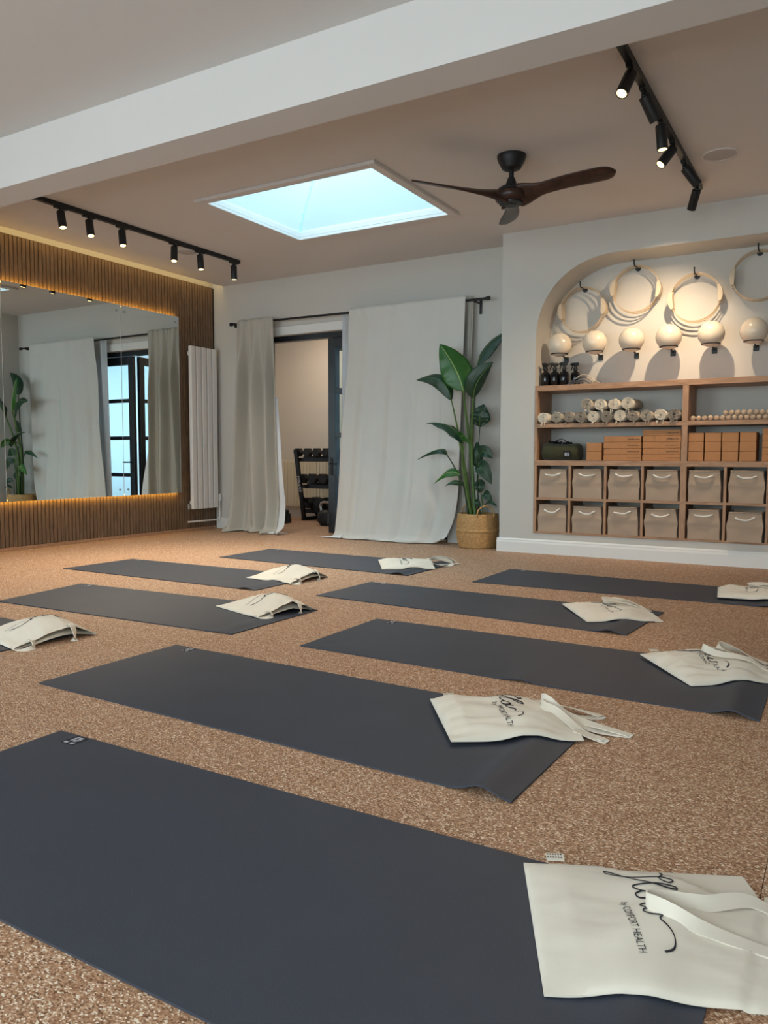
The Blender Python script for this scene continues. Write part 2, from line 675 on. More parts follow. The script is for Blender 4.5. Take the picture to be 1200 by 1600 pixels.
for i, w in enumerate(WIN):
    o = struct(bpy.data.objects.new('window_%d' % (i + 2), None))
    C.objects.link(o)
    bm = bmesh.new()
    for k in range(4):
        x = w[0] + (w[1] - w[0] - 0.05) * k / 3
        box(bm, x, x + 0.05, YF - 0.09, YF - 0.04, 0.4, 2.3)
    box(bm, w[0], w[1], YF - 0.09, YF - 0.04, 0.4, 0.45)
    box(bm, w[0], w[1], YF - 0.09, YF - 0.04, 2.25, 2.3)
    make('window_frame', bm, M['door_black'], o)
    make('pane', boxm(w[0], w[1], YF - 0.07, YF - 0.064, 0.42, 2.28), M['glass'], o)

# left wall faced with slats
wl_ = struct(make('wall_left', boxm(-6.34, -6.225, YF, YB, 0, ZT), M['wall']))
make('felt_backing', boxm(-6.225, -6.202, 1.9, YB, 0.0, 2.69), M['felt'], wl_)
NS = 119
slat0 = None
for k in range(NS):
    yy = 1.96 + k * 0.04
    if slat0 is None:
        bm = bmesh.new()
        box(bm, 0, 0.013, -0.0160, 0.0160, 0.03, 2.69, bevel=0.0)
        slat0 = make('slat', bm, M['slat'], wl_, world=False)
        s = slat0
    else:
        s = slat0.copy()
        C.objects.link(s)
    s.location = (-6.202, yy, 0)
bm = boxm(-6.202, XL + 0.008, 1.9, YB, 0.0, 0.028, bevel=0.003)
struct(make('baseboard_left', bm, M['oak']))

# niche wall: front face with a round-cornered opening, its reveal and skirting
NX0, NX1, NZ0 = -2.284, 0.14, 0.172
AR, AZ = 0.66, 2.43
arch = []
for k in range(41):
    a = PI / 2 * k / 40
    e = 2 / 2.15
    arch.append((NX0 + AR * (1 - math.cos(a) ** e), AZ - 0.64 * (1 - math.sin(a) ** e)))
full = arch + [(NX1 + NX0 - x, z) for x, z in arch[::-1]]
bm = bmesh.new()
YN_ = YN
ZW = ZC


def quad(*ps):
    bm.faces.new([bm.verts.new(p) for p in ps])


NWX = -2.59
quad((NWX, YN, 0), (NX0, YN, 0), (NX0, YN, ZW), (NWX, YN, ZW))
quad((NX1, YN, 0), (XR, YN, 0), (XR, YN, ZW), (NX1, YN, ZW))
quad((NX0, YN, 0), (NX1, YN, 0), (NX1, YN, NZ0), (NX0, YN, NZ0))
for (xa, za), (xb, zb) in zip(full, full[1:]):
    if xb - xa > 1e-5:
        quad((xa, YN, za), (xb, YN, zb), (xb, YN, ZW), (xa, YN, ZW))
quad((NWX, YN, 0), (NWX, YN, ZW), (NWX, YB, ZW), (NWX, YB, 0))
outline = [(NX0, NZ0)] + full + [(NX1, NZ0)]
for (xa, za), (xb, zb) in zip(outline, outline[1:] + outline[:1]):
    if abs(xa - xb) + abs(za - zb) > 1e-6:
        quad((xa, YN, za), (xa, YB, za), (xb, YB, zb), (xb, YN, zb))
bmesh.ops.remove_doubles(bm, verts=bm.verts, dist=1e-5)
bmesh.ops.recalc_face_normals(bm, faces=bm.faces)
struct(make('wall_niche', bm, M['wall']))


def skirting(name, x0, x1, y, flip=False):
    bm = bmesh.new()
    prof = [(0, 0), (-0.018, 0), (-0.018, 0.085), (-0.012, 0.100), (-0.012, 0.108), (-0.004, 0.120), (0, 0.120)]
    ends = []
    for x in (x0, x1):
        ends.append([bm.verts.new((x, y + a, z)) for a, z in prof])
    for i in range(len(prof)):
        j = (i + 1) % len(prof)
        bm.faces.new((ends[0][i], ends[1][i], ends[1][j], ends[0][j]))
    bm.faces.new(ends[0][::-1])
    bm.faces.new(ends[1])
    bmesh.ops.recalc_face_normals(bm, faces=bm.faces)
    return struct(make(name, bm, M['white']))


skirting('baseboard_niche', NWX - 0.018, XR, YN)
skirting('baseboard_back', -6.185, DX0 - 0.09, YB)
skirting('baseboard_back', DX1 + 0.09, NWX, YB)

# beam across the ceiling
struct(make('ceiling_beam', boxm(-6.22, XR, 2.97, 3.185, 2.41, ZC - 0.0005), M['ceiling']))

# door architrave, frame and three bifold leaves
o = None
bm = bmesh.new()
box(bm, DX0 - 0.09, DX0, YB - 0.018, YB - 0.0005, 0, DZ + 0.09, bevel=0.004)
box(bm, DX1, DX1 + 0.09, YB - 0.018, YB - 0.0005, 0, DZ + 0.09, bevel=0.004)
box(bm, DX0, DX1, YB - 0.018, YB - 0.0005, DZ, DZ + 0.09, bevel=0.004)
struct(make('trim_1', bm, M['white']))
bm = bmesh.new()
FD0, FD1 = YB + 0.06, YB + 0.14
box(bm, DX0, DX0 + 0.05, FD0, FD1, 0, DZ - 0.001)
box(bm, DX1 - 0.05, DX1, FD0, FD1, 0, DZ - 0.001)
box(bm, DX0 + 0.05, DX1 - 0.05, FD0, FD1, DZ - 0.055, DZ - 0.001)
struct(make('door_frame', bm, M['door_black']))
LW = 0.715


def door_leaf(name, loc, rotz, handle):
    """a glazed leaf: stiles, rails, glazing bars and four panes; local x runs along the leaf"""
    r = struct(bpy.data.objects.new(name, None))
    r.location = loc
    r.rotation_euler.z = rotz
    C.objects.link(r)
    z0, z1, st, t = 0.012, 2.04, 0.085, 0.022
    make('stile', boxm(0, st, -t, t, z0, z1, bevel=0.003), M['door_black'], r, world=False)
    make('stile', boxm(LW - st, LW, -t, t, z0, z1, bevel=0.003), M['door_black'], r, world=False)
    make('rail', boxm(st, LW - st, -t, t, z0, z0 + 0.13, bevel=0.003), M['door_black'], r, world=False)
    make('rail', boxm(st, LW - st, -t, t, z1 - 0.10, z1, bevel=0.003), M['door_black'], r, world=False)
    lo, hi = z0 + 0.13, z1 - 0.10
    h = (hi - lo - 3 * 0.045) / 4
    for k in range(4):
        a = lo + k * (h + 0.045)
        make('pane', boxm(st, LW - st, -0.004, 0.004, a, a + h), M['glass'], r, world=False)
        if k:
            make('glazing_bar', boxm(st, LW - st, -t * 0.8, t * 0.8, a - 0.045, a, bevel=0.002), M['door_black'], r, world=False)
    if handle:
        bm = bmesh.new()
        box(bm, 0.03, 0.055, -t - 0.01, -t, 0.62, 0.80, bevel=0.003)
        tube(bm, [(0.042, -t - 0.01, 0.74), (0.042, -t - 0.05, 0.74), (0.15, -t - 0.05, 0.74)], 0.009)
        make('handle', bm, M['black'], r, world=False, smooth=True, angle=0.6)
        make('hinge', boxm(-0.012, 0.02, -t - 0.012, -t, 0.10, 0.22, bevel=0.003), M['black'], r, world=False)
    return r


DY = YB + 0.10
door_leaf('door_1', (-4.70, DY, 0), 0.0, True)
door_leaf('door_2', (-3.975, DY, 0), 0.0, False)
door_leaf('door_3', (-4.700, DY + 0.065, 0), math.radians(84), False)
# gym shell beyond the doors
GY = 8.55
struct(make('wall_gym_back', boxm(-7.0, -3.9, GY, GY + 0.1, 0, 2.7), M['gym_wall']))
struct(make('wall_gym_left', boxm(-7.0, -6.9, YB + 0.2, GY, 0, 2.7), M['gym_wall']))
bm = bmesh.new()
box(bm, -3.9, -0.3, GY, GY + 0.1, 2.35, 2.7)
box(bm, -3.9, -0.3, GY, GY + 0.1, 0, 0.12)
box(bm, -0.4, -0.3, YB + 0.2, GY, 0, 2.7)
struct(make('wall_gym_right', bm, M['gym_wall']))
o = struct(bpy.data.objects.new('window_4', None), 'wide frosted gym window seen in the mirror')
C.objects.link(o)
make('frame_post', boxm(-3.9, -3.85, GY + 0.02, GY + 0.08, 0.12, 2.35), M['door_black'], o)
make('frame_post', boxm(-0.45, -0.4, GY + 0.02, GY + 0.08, 0.12, 2.35), M['door_black'], o)
make('pane', boxm(-3.85, -0.45, GY + 0.045, GY + 0.051, 0.12, 2.35), M['frosted'], o)
area_light('gym_window_daylight', (-2.1, GY + 0.6, 1.3), (-PI / 2, 0, 0), 3.4, 2.2, 45, DAY)

# ------------------------------------------------------------------ mirrors and lighting strips
MX = -6.155
for (ya, yb, lab) in ((2.85, 4.107, 'large frameless wall mirror panel at the left edge, showing the plant'),
                      (4.109, 5.367, 'middle frameless wall mirror panel showing the wide pale curtain'),
                      (5.369, 6.14, 'rightmost narrower frameless mirror panel beside the white radiator')):
    t = thing('wall_mirror', lab, 'mirror', (MX, (ya + yb) / 2, 0.425), 'frameless mirror panels on the slatted wall')
    make('mirror_glass', boxm(MX - 0.006, MX, ya, yb, 0.425, 2.285), M['mirror'], t)
    make('backing_board', boxm(XL, MX - 0.0065, ya + 0.05, yb - 0.05, 0.48, 2.23), M['felt'], t)
    make('polished_edge', boxm(MX - 0.0055, MX + 0.0006, yb - 0.004, yb - 0.0005, 0.426, 2.284), M['white'], t)
    for yy in (ya + 0.05, yb - 0.05):
        for zz in (0.485, 2.225):
            bm = bmesh.new()
            tube(bm, [(MX - 0.001, yy, zz), (MX + 0.004, yy, zz)], 0.011, 12)
            make('screw_cap', bm, M['steel'], t)
for zz, lab in ((2.272, 'amber light strip glowing behind the top edge of the mirrors'), (0.438, 'amber light strip glowing behind the bottom edge of the mirrors')):
    tag(make('light_strip', boxm(MX - 0.018, MX - 0.0065, 2.9, 6.11, zz - 0.005, zz + 0.005), M['led_amber']), lab, 'light strip')
tag(make('light_strip', boxm(-6.076, -6.062, 3.3, 6.68, 2.745, 2.755), M['led_warm']), 'warm light strip hidden in the ceiling slot above the slatted wall', 'light strip')

# ------------------------------------------------------------------ radiator
t = thing('radiator', 'tall white vertical panel radiator on the slatted wall', 'radiator', (XL, 6.46, 0.24))
RX = XL + 0.045
for k in range(5):
    ya = 6.262 + k * 0.0825
    make('radiator_panel', boxm(RX, RX + 0.045, ya, ya + 0.066, 0.24, 2.0, bevel=0.006), M['radiator'], t)
make('header_pipe', boxm(RX - 0.012, RX - 0.0005, 6.265, 6.665, 0.29, 0.33), M['radiator'], t)
make('header_pipe', boxm(RX - 0.012, RX - 0.0005, 6.265, 6.665, 1.90, 1.94), M['radiator'], t)
for zz in (0.31, 1.92):
    make('bracket', boxm(XL + 0.003, RX - 0.0125, 6.43, 6.47, zz - 0.02, zz + 0.02), M['radiator'], t)
bm = bmesh.new()
tube(bm, [(RX + 0.01, 6.262, 0.265), (RX + 0.01, 6.225, 0.265)], 0.012)
tube(bm, [(RX + 0.01, 6.225, 0.24), (RX + 0.01, 6.225, 0.30)], 0.014)
make('valve', bm, M['steel'], t, smooth=True, angle=0.6)['label'] = 'chrome valve'
bm = bmesh.new()
lathe(bm, [(0, 0.31), (0.022, 0.312), (0.024, 0.33), (0.022, 0.385), (0.015, 0.395), (0, 0.395)], 16, (RX + 0.02, 6.70, 0))
make('thermostat_head', bm, M['white'], t, smooth=True, angle=0.6)
bm = bmesh.new()
tube(bm, [(RX + 0.02, 6.70, 0.31), (RX + 0.02, 6.70, 0.10), (RX + 0.0, 6.70, 0.10), (RX - 0.02, 6.24, 0.10)], 0.010)
make('supply_pipe', bm, M['radiator'], t, smooth=True, angle=0.6)

# ------------------------------------------------------------------ curtains and rod
RY = 6.60
t = thing('curtain_rod', 'black metal curtain rod with round finials above the doorway', 'curtain rod', (-4.3, RY, 2.235))
bm = bmesh.new()
tube(bm, [(-5.80, RY, 2.246), (-4.3, RY, 2.236), (-2.85, RY, 2.230)], 0.011)
make('rod', bm, M['black'], t, smooth=True, angle=0.6)
for x, s, z in ((-5.80, -1, 2.246), (-2.85, 1, 2.230)):
    bm = bmesh.new()
    tube(bm, [(x, RY, z), (x + s * 0.02, RY, z), (x + s * 0.021, RY, z), (x + s * 0.045, RY, z)], [0.014, 0.014, 0.019, 0.019], 14)
    make('finial', bm, M['black'], t, smooth=True, angle=0.6)
for x in (-5.765, -2.945):
    bm = bmesh.new()
    box(bm, x - 0.012, x + 0.012, YB - 0.012, YB - 0.0005, 2.12, 2.26, bevel=0.002)
    tube(bm, [(x, YB - 0.006, 2.212), (x, RY + 0.0, 2.212)], 0.008)
    tube(bm, [(x - 0.012, RY, 2.222), (x + 0.012, RY, 2.222)], 0.018)
    make('bracket', bm, M['black'], t, smooth=True, angle=0.6)


def lerp(a, b, t):
    return a + (b - a) * t


def sstep(a, b, t):
    t = min(1, max(0, (t - a) / (b - a)))
    return t * t * (3 - 2 * t)


def left_curtain(s, v):
    # v 0 at the rod, 1 at the hem lying on the floor
    z = 2.275 * (1 - v / 0.955) if v < 0.955 else 0.0
    q = max(0.0, (v - 0.93) / 0.07)
    xl = lerp(-5.72, -5.86, v ** 1.4)
    xr = lerp(-5.235, -5.15, v ** 1.2)
    x = lerp(xl, xr, s + 0.02 * math.sin(9 * s + 4 * v))
    amp = 0.012 + 0.052 * sstep(0.02, 0.30, v)
    ph = 2 * PI * (3.3 * s + 0.22 * math.sin(5.2 * s + 0.8)) + 0.8 * math.sin(2.2 * v + 1) + 0.4 + 1.1 * noise.noise(Vector((s * 2.5, v * 2.0, 8.3)))
    fold = math.sin(ph) + 0.45 * math.sin(2 * ph + 0.7)
    yy = RY - 0.036 + amp * fold * (1 - 0.25 * s)
    if v < 0.06:
        yy += 0.006 * math.sin(60 * s) * (1 - v / 0.06)
    yy -= 0.10 * sstep(0.8, 1.0, v) * (0.5 + 0.5 * math.sin(7 * s + 1))
    if q > 0:
        yy -= 0.05 * q + 0.03 * q * math.sin(17 * s)
        z = max(z, 0.0) + 0.010 + 0.035 * q * (1 - q) * 4 * (0.5 + 0.5 * math.sin(13 * s + 2)) + 0.004 * math.sin(31 * s)
    nz = noise.noise(Vector((s * 3, v * 4, 1.7))) * 0.014
    return Vector((x, yy + nz, max(z, 0.006)))


t = thing('curtain', 'narrow gathered grey curtain pulled to the left of the doorway', 'curtain', (-5.5, RY, 0))
bm = bmesh.new()
grid(bm, left_curtain, 110, 90)
o = thicken(make('curtain_panel', bm, M['curtain_dark'], t, smooth=True), 0.003)


def lining(s, v):
    p = left_curtain(1.0, 0.35 + 0.65 * v)
    w = 0.10 * sstep(0.0, 0.9, v) + 0.012
    return Vector((p.x - 0.01 + s * w, p.y + 0.015 + 0.03 * s * math.sin(5 * v + 1) - 0.10 * s * sstep(0.85, 1, v), max(0.006, p.z)))


bm = bmesh.new()
grid(bm, lining, 10, 50)
thicken(make('lining', bm, M['lining'], t, smooth=True), 0.002)['label'] = 'white lining turned out at the hem'
bm = bmesh.new()
grid(bm, lambda s, v: Vector((-5.24 + 0.20 * v, 6.53 - 0.13 * s * (1 - v) + 0.02 * v, 0.010 + 0.022 * math.sin(PI * s) * (1 - v))), 8, 10)
thicken(make('hem_corner', bm, M['lining'], t, smooth=True), 0.002)


def right_curtain(s, v):
    z = 2.272 * (1 - v / 0.965) if v < 0.965 else 0.0
    xl = lerp(-4.285, -4.47, v ** 1.1)
    xr = lerp(-3.03, -3.09, v)
    if v > 0.72:
        xr -= 0.15 * ((v - 0.72) / 0.28) ** 2
    x = lerp(xl, xr, s)
    amp = 0.004 + 0.012 * sstep(0.05, 0.6, v)
    ph = 2 * PI * (3.6 * s) + 0.5 * math.sin(3 * v)
    fold = math.sin(ph) + 0.45 * math.sin(2.3 * ph + 1.1)
    yy = RY - 0.026 + amp * fold
    yy += 0.02 * (1 - sstep(0.0, 0.10, s)) * math.sin(9 * v) * sstep(0.05, 0.2, v)
    yy -= 0.10 * sstep(0.55, 1.0, v) * math.sin(PI * min(1, s * 0.9 + 0.1))
    yy -= 0.05 * sstep(0.85, 1.0, v) * s
    if v < 0.05:
        yy += 0.004 * math.sin(70 * s) * (1 - v / 0.05)
    # long pressed creases
    for c in (0.17, 0.40, 0.62, 0.80):
        yy -= 0.004 * math.exp(-((s - c - 0.04 * v) / 0.012) ** 2) * sstep(0.1, 0.5, v)
    yy += 0.007 * noise.noise(Vector((s * 4, v * 3, 4.1)))
    q = max(0.0, (v - 0.945) / 0.055)
    if q > 0:
        yy -= 0.045 * q * (0.6 + 0.4 * math.sin(11 * s))
        z = max(z, 0) + 0.008 + 0.028 * q * (1 - q) * 4 * (0.55 + 0.45 * math.sin(19 * s))
    z += 0.03 * sstep(0.90, 1.0, s) ** 2 * sstep(0.85, 1.0, v)
    return Vector((x, yy, max(z, 0.006)))


t = thing('curtain', 'wide flat grey curtain hanging over the right part of the doorway', 'curtain', (-3.8, RY, 0))
bm = bmesh.new()
grid(bm, right_curtain, 120, 90)
thicken(make('curtain_panel', bm, M['curtain'], t, smooth=True), 0.003)
bm = bmesh.new()
grid(bm, lambda s, v: Vector((lerp(-3.03, -2.985, s) - 0.04 * v, 6.625 + 0.03 * s + 0.012 * math.sin(6 * v + 9 * s), lerp(2.268, 0.28, v))), 6, 30)
thicken(make('return_edge', bm, M['curtain_dark'], t, smooth=True), 0.003)
bm = bmesh.new()
grid(bm, lambda s, v: Vector((-4.49 + 0.18 * v - 0.07 * s * (1 - v), 6.56 - 0.11 * s, 0.010 + 0.03 * math.sin(PI * s) * v)), 8, 10)
thicken(make('hem_corner', bm, M['lining'], t, smooth=True), 0.002)['label'] = 'white lining showing at the hem corner'
bm = bmesh.new()
grid(bm, lambda s, v: Vector((lerp(-4.420, -3.9, s) - 0.03 * v * (1 - s), 6.655 + 0.012 * math.sin(26 * s + 2 * v), lerp(2.262, 0.01, v))), 60, 20)
tag(thicken(make('sheer_curtain', bm, M['sheer'], None, smooth=True), 0.001), 'white sheer voile strip showing behind the wide curtain edge', 'curtain')

# ------------------------------------------------------------------ yoga mats
MATS = [  # corners: left-near, right-near, right-far, left-far
    ((-1.985, 0.800), (-0.150, 0.800), (-0.150, 1.478), (-1.985, 1.474)),
    ((-2.478, 1.755), (-0.655, 1.705), (-0.640, 2.372), (-2.474, 2.421)),
    ((-2.005, 2.688), (-0.205, 2.640), (-0.205, 3.318), (-2.012, 3.340)),
    ((-2.660, 3.725), (-0.845, 3.620), (-0.800, 4.262), (-2.645, 4.315)),
    ((-2.080, 4.660), (-0.262, 4.700), (-0.262, 5.280), (-2.080, 5.338)),
    ((-4.350, 4.750), (-2.570, 4.672), (-2.560, 5.385), (-4.357, 5.415)),
    ((-4.870, 3.675), (-3.080, 3.672), (-3.070, 4.330), (-4.858, 4.305)),
    ((-4.085, 2.645), (-2.405, 2.700), (-2.400, 3.372), (-4.195, 3.292)),
    ((-4.800, 1.740), (-3.020, 1.735), (-3.020, 2.372), (-4.800, 2.400)),
    ((-5.930, 1.650), (-5.270, 1.650), (-5.270, 3.450), (-5.930, 3.450)),
]
MT = 0.005
CURL = [0.016, 0.022, 0.020, 0.015, 0.010, 0.018, 0.012, 0.004, 0.006, 0.0]


def mat_xy(m, u, v):
    a, b, c, d = [Vector(p) for p in m]
    return (a * (1 - u) + b * u) * (1 - v) + (d * (1 - u) + c * u) * v


def mat_height(i, u, v):
    h = MT + 0.0008 * noise.noise(Vector((u * 9, v * 4, i)))
    h += CURL[i] * math.exp(-((1 - u - 0.045 - 0.012 * v) / 0.026) ** 2) * (1 - 0.35 * v)
    return h


def ground(x, y):
    """height of mat or floor under a point"""
    for i, m in enumerate(MATS):
        a, b, d = Vector(m[0]), Vector(m[1]), Vector(m[3])
        e1, e2, p = b - a, d - a, Vector((x, y)) - a
        det = e1.x * e2.y - e1.y * e2.x
        u = (p.x * e2.y - p.y * e2.x) / det
        v = (e1.x * p.y - e1.y * p.x) / det
        if -0.02 <= u <= 1.02 and -0.02 <= v <= 1.02:
            return mat_height(i, min(1, max(0, u)), min(1, max(0, v)))
    return 0.0


MAT_LABELS = ['large dark slate yoga mat nearest the camera, under the first tote bag',
              'dark slate yoga mat in the second row from the camera, its near right corner curled',
              'dark slate yoga mat in the third row reaching the right picture edge',
              'dark slate yoga mat in the middle of the floor behind the third row',
              'far right dark yoga mat in front of the shelf wall skirting',
              'far dark yoga mat just in front of the curtains',
              'left-hand dark yoga mat in the farther row, before the slatted wall',
              'left-hand dark yoga mat behind the second row, tote over its right end',
              'dark yoga mat cut by the left picture edge under a gaping tote bag',
              'dark yoga mat lying along the mirror wall, only a corner showing at left edge']
for i, m in enumerate(MATS):
    c = mat_xy(m, 0.5, 0.5)
    t = thing('yoga_mat', MAT_LABELS[i], 'yoga mat', (c.x, c.y, 0), 'yoga mats laid out on the cork floor')
    bm = bmesh.new()

    def top(u, v, i=i, m=m):
        uu = 1 - (1 - u) ** 1.7
        p = mat_xy(m, uu, v)
        edge = 0.0
        if i == 2:
            edge = 0.010 * math.exp(-((uu - 0.56) / 0.03) ** 2) * (1 - v) ** 3
        return Vector((p.x, p.y, mat_height(i, uu, v) + edge))

    rows = grid(bm, top, 70, 14)
    per = [r[0] for r in rows] + rows[-1][1:] + [r[-1] for r in rows[::-1]][1:] + rows[0][::-1][1:]
    low = []
    for q in per[:-1]:
        h = q.co.z - MT
        low.append(bm.verts.new((q.co.x, q.co.y, max(0.0005, h))))
    for k in range(len(low)):
        a, b = per[k], per[k + 1]
        bm.faces.new((a, low[k], low[(k + 1) % len(low)], b))
    bmesh.ops.recalc_face_normals(bm, faces=bm.faces)
    make('mat_sheet', bm, M['mat'], t, smooth=True, angle=0.7)
    if i < 9:
        # woven tag near the far left corner
        g = []
        bm = bmesh.new()
        bm2 = bmesh.new()

        def tp(a, b, lift, i=i, m=m):
            u, v = 0.045 + 0.028 * a, 0.992 - 0.085 * b
            p = mat_xy(m, u, v)
            return Vector((p.x, p.y, mat_height(i, u, v) + lift))
        grid(bm, lambda a, b: tp(a, b, 0.0006), 2, 3)
        for k, (a0, a1, b0, b1) in enumerate(((0.2, 0.8, 0.12, 0.22), (0.2, 0.45, 0.26, 0.40), (0.55, 0.8, 0.26, 0.40), (0.2, 0.8, 0.44, 0.55), (0.25, 0.75, 0.60, 0.66), (0.12, 0.40, 0.76, 0.95), (0.60, 0.88, 0.76, 0.95))):
            bm2.faces.new([bm2.verts.new(tp(a, b, 0.0011)) for a, b in ((a0, b0), (a1, b0), (a1, b1), (a0, b1))])
        tg = make('woven_tag', bm, M['mat_tag'], t)
        tg['label'] = 'small black woven tag'
        make('tag_mark', bm2, M['tag_print'], tg)

# ------------------------------------------------------------------ tote bags
FLOW = [
    [(-0.2, 3.9), (0.9, 4.3), (1.9, 3.6), (2.6, 4.4), (2.2, 5.1), (1.7, 4.2), (1.3, 2.0), (0.9, -0.6), (0.4, -2.2), (-0.1, -2.3), (0.3, -1.2), (1.3, 0.2), (2.3, 1.4), (3.3, 3.2), (3.7, 4.8), (3.3, 5.0), (3.0, 3.4), (3.0, 1.0), (3.3, 0.1), (3.9, 0.6), (4.5, 1.6), (5.1, 1.9), (4.6, 1.9), (4.2, 1.0), (4.5, 0.1), (5.1, 0.3), (5.3, 1.2), (5.1, 1.8), (5.7, 1.5), (6.2, 1.7), (6.2, 0.6), (6.5, 0.0), (7.0, 0.5), (7.2, 1.7), (7.2, 0.5), (7.6, 0.0), (8.1, 0.6), (8.3, 1.8), (8.9, 1.4), (9.9, 2.0), (11.0, 2.2), (12.2, 1.7), (12.8, 0.6)],
]
TXT = text_mesh('by COMFORT HEALTH', 0.0155)
TXT_W = max(v[0] for v in TXT[0])


def tote(label, origin, yaw, L, W, thick, lift, handles, wob=0.006, seed=0, gape=0.0, text_shift=0.0, taper=0.0, tagged=False, ink=1.0, print_scale=1.0):
    """cotton tote lying on its side: u runs from base seam to opening, v from near to far side seam"""
    ca, sa = math.cos(yaw), math.sin(yaw)
    O = Vector(origin)

    def xy(u, v):
        v2 = v + taper * (v - W / 2) * (u / L)
        return O.x + u * ca - v2 * sa, O.y + u * sa + v2 * ca

    def base(u, v):
        x, y = xy(u, v)
        h = max(ground(x + dx, y + dy) for dx in (-0.012, 0, 0.012) for dy in (-0.012, 0, 0.012))
        return h + 0.0025

    def pillow(u, v):
        a, b = min(1, max(0, u / L)), min(1, max(0, v / W))
        fb = (4 * b * (1 - b)) ** 0.55
        fa = min(1.0, (a / 0.16)) ** 0.6
        fa *= 1 - (0.75 - gape) * sstep(0.55, 1.0, a)
        w = wob * (noise.noise(Vector((u * 5 + v * 3, v * 15 - u * 4, seed))) + 0.5 * noise.noise(Vector((u * 9, v * 34 + u * 9, seed + 5))))
        return thick * fa * fb + w * min(1, fa * 2) * min(1, 1.5 * fb)

    def topz(u, v):
        a, b = min(1, max(0, u / L)), min(1, max(0, v / W))
        return base(u, v) + lift(a, b) + 0.004 + max(0.0, pillow(u, v))

    def P(u, v, e=0.0):
        x, y = xy(u, v)
        return Vector((x, y, topz(u, v) + e))

    t = thing('tote_bag', label, 'tote bag', (O.x, O.y, 0), 'cotton tote bags at the mat ends')
    bm = bmesh.new()
    NU, NV = 44, 36
    up = grid(bm, lambda s, v: P(s * L, v * W), NU, NV)

    def low(s, v):
        x, y = xy(s * L, v * W)
        a = lift(s, v) * (1 - 0.8 * gape * sstep(0.3, 1.0, s))
        return Vector((x, y, base(s * L, v * W) + a))
    dn = grid(bm, low, NU, NV)
    for i in range(NU):
        for j in (0, NV):
            q = (up[i][j], up[i + 1][j], dn[i + 1][j], dn[i][j])
            bm.faces.new(q if j == 0 else q[::-1])
    for j in range(NV):
        bm.faces.new((up[0][j + 1], up[0][j], dn[0][j], dn[0][j + 1]))
    bmesh.ops.recalc_face_normals(bm, faces=bm.faces)
    make('bag_body', bm, M['canvas'], t, smooth=True, angle=1.2)
    # lettering
    bm = bmesh.new()
    us = L / 0.42
    sc = 0.0200 * W / 0.38
    v0, u0 = 0.335 * W / 0.38, (0.185 + text_shift) * us
    slope = 0.0002
    for st in FLOW:
        ps = catmull([(a, b, 0) for a, b in st], 7)
        secs = []
        for i, p in enumerate(ps):
            d = (ps[min(i + 1, len(ps) - 1)] - ps[max(0, i - 1)])
            d = d.normalized() if d.length > 1e-6 else Vector((1, 0, 0))
            nx = Vector((-d.y, d.x, 0))
            wd = (0.06 + 0.07 * abs(d.y)) * ink
            secs.append([p + nx * wd, p - nx * wd])
        for a, b in zip(secs, secs[1:]):
            vs = [bm.verts.new(P(u0 + q.y * 0.0155 + q.x * slope, v0 - q.x * sc, 0.0011)) for q in (a[0], a[1], b[1], b[0])]
            bm.faces.new(vs)
    vs = []
    k = 0.148 * print_scale * W / 0.38 / TXT_W
    b3 = bmesh.new()
    vv = [b3.verts.new(q) for q in TXT[0]]
    for f in TXT[1]:
        try:
            b3.faces.new([vv[q] for q in f])
        except ValueError:
            pass
    bmesh.ops.triangulate(b3, faces=b3.faces)
    mp = {}
    for q in b3.verts:
        mp[q] = bm.verts.new(P((0.156 + text_shift) * us + q.co.y * 1.15 * print_scale, (0.222 + 0.06 * (print_scale - 1)) * W / 0.38 - q.co.x * k, 0.0011))
    for f in b3.faces:
        try:
            bm.faces.new([mp[q] for q in f.verts])
        except ValueError:
            pass
    b3.free()
    make('printed_lettering', bm, M['ink'], t)
    for path, wd in handles:
        pts, tw = [], []
        for (u, v, h, a) in path:
            x, y = xy(u, v)
            inside = 0 <= u <= L and 0 <= v <= W
            z = (topz(u, v) if inside else ground(x, y) + 0.002) + h
            pts.append(Vector((x, y, z)))
            tw.append(a)
        sp = catmull(pts, 7)
        tws = [q.x for q in catmull([(a, 0, 0) for a in tw], 7)]
        bm = bmesh.new()
        ribbon(bm, sp, wd, 0.003, None, tws)
        bmesh.ops.recalc_face_normals(bm, faces=bm.faces)
        make('handle', bm, M['canvas'], t, smooth=True, angle=0.9)
    if tagged:
        bm = bmesh.new()
        grid(bm, lambda s, v: P(0.045 + 0.035 * s, W * 0.995) + Vector((-sa * 0.022 * v, ca * 0.022 * v, 0.006 + 0.004 * v)), 3, 2)
        sl = thicken(make('seam_label', bm, M['canvas'], t), 0.0008)
        bm = bmesh.new()
        for r in range(2):
            for k in range(6):
                c = P(0.048 + 0.0052 * k, W * 0.995) + Vector((-sa * (0.006 + 0.008 * r), ca * (0.006 + 0.008 * r), 0.0098 + 0.002 * r))
                box(bm, c.x - 0.0014, c.x + 0.0014, c.y - 0.002, c.y + 0.002, c.z, c.z + 0.0004)
        make('label_print', bm, M['ink'], sl)
    return t


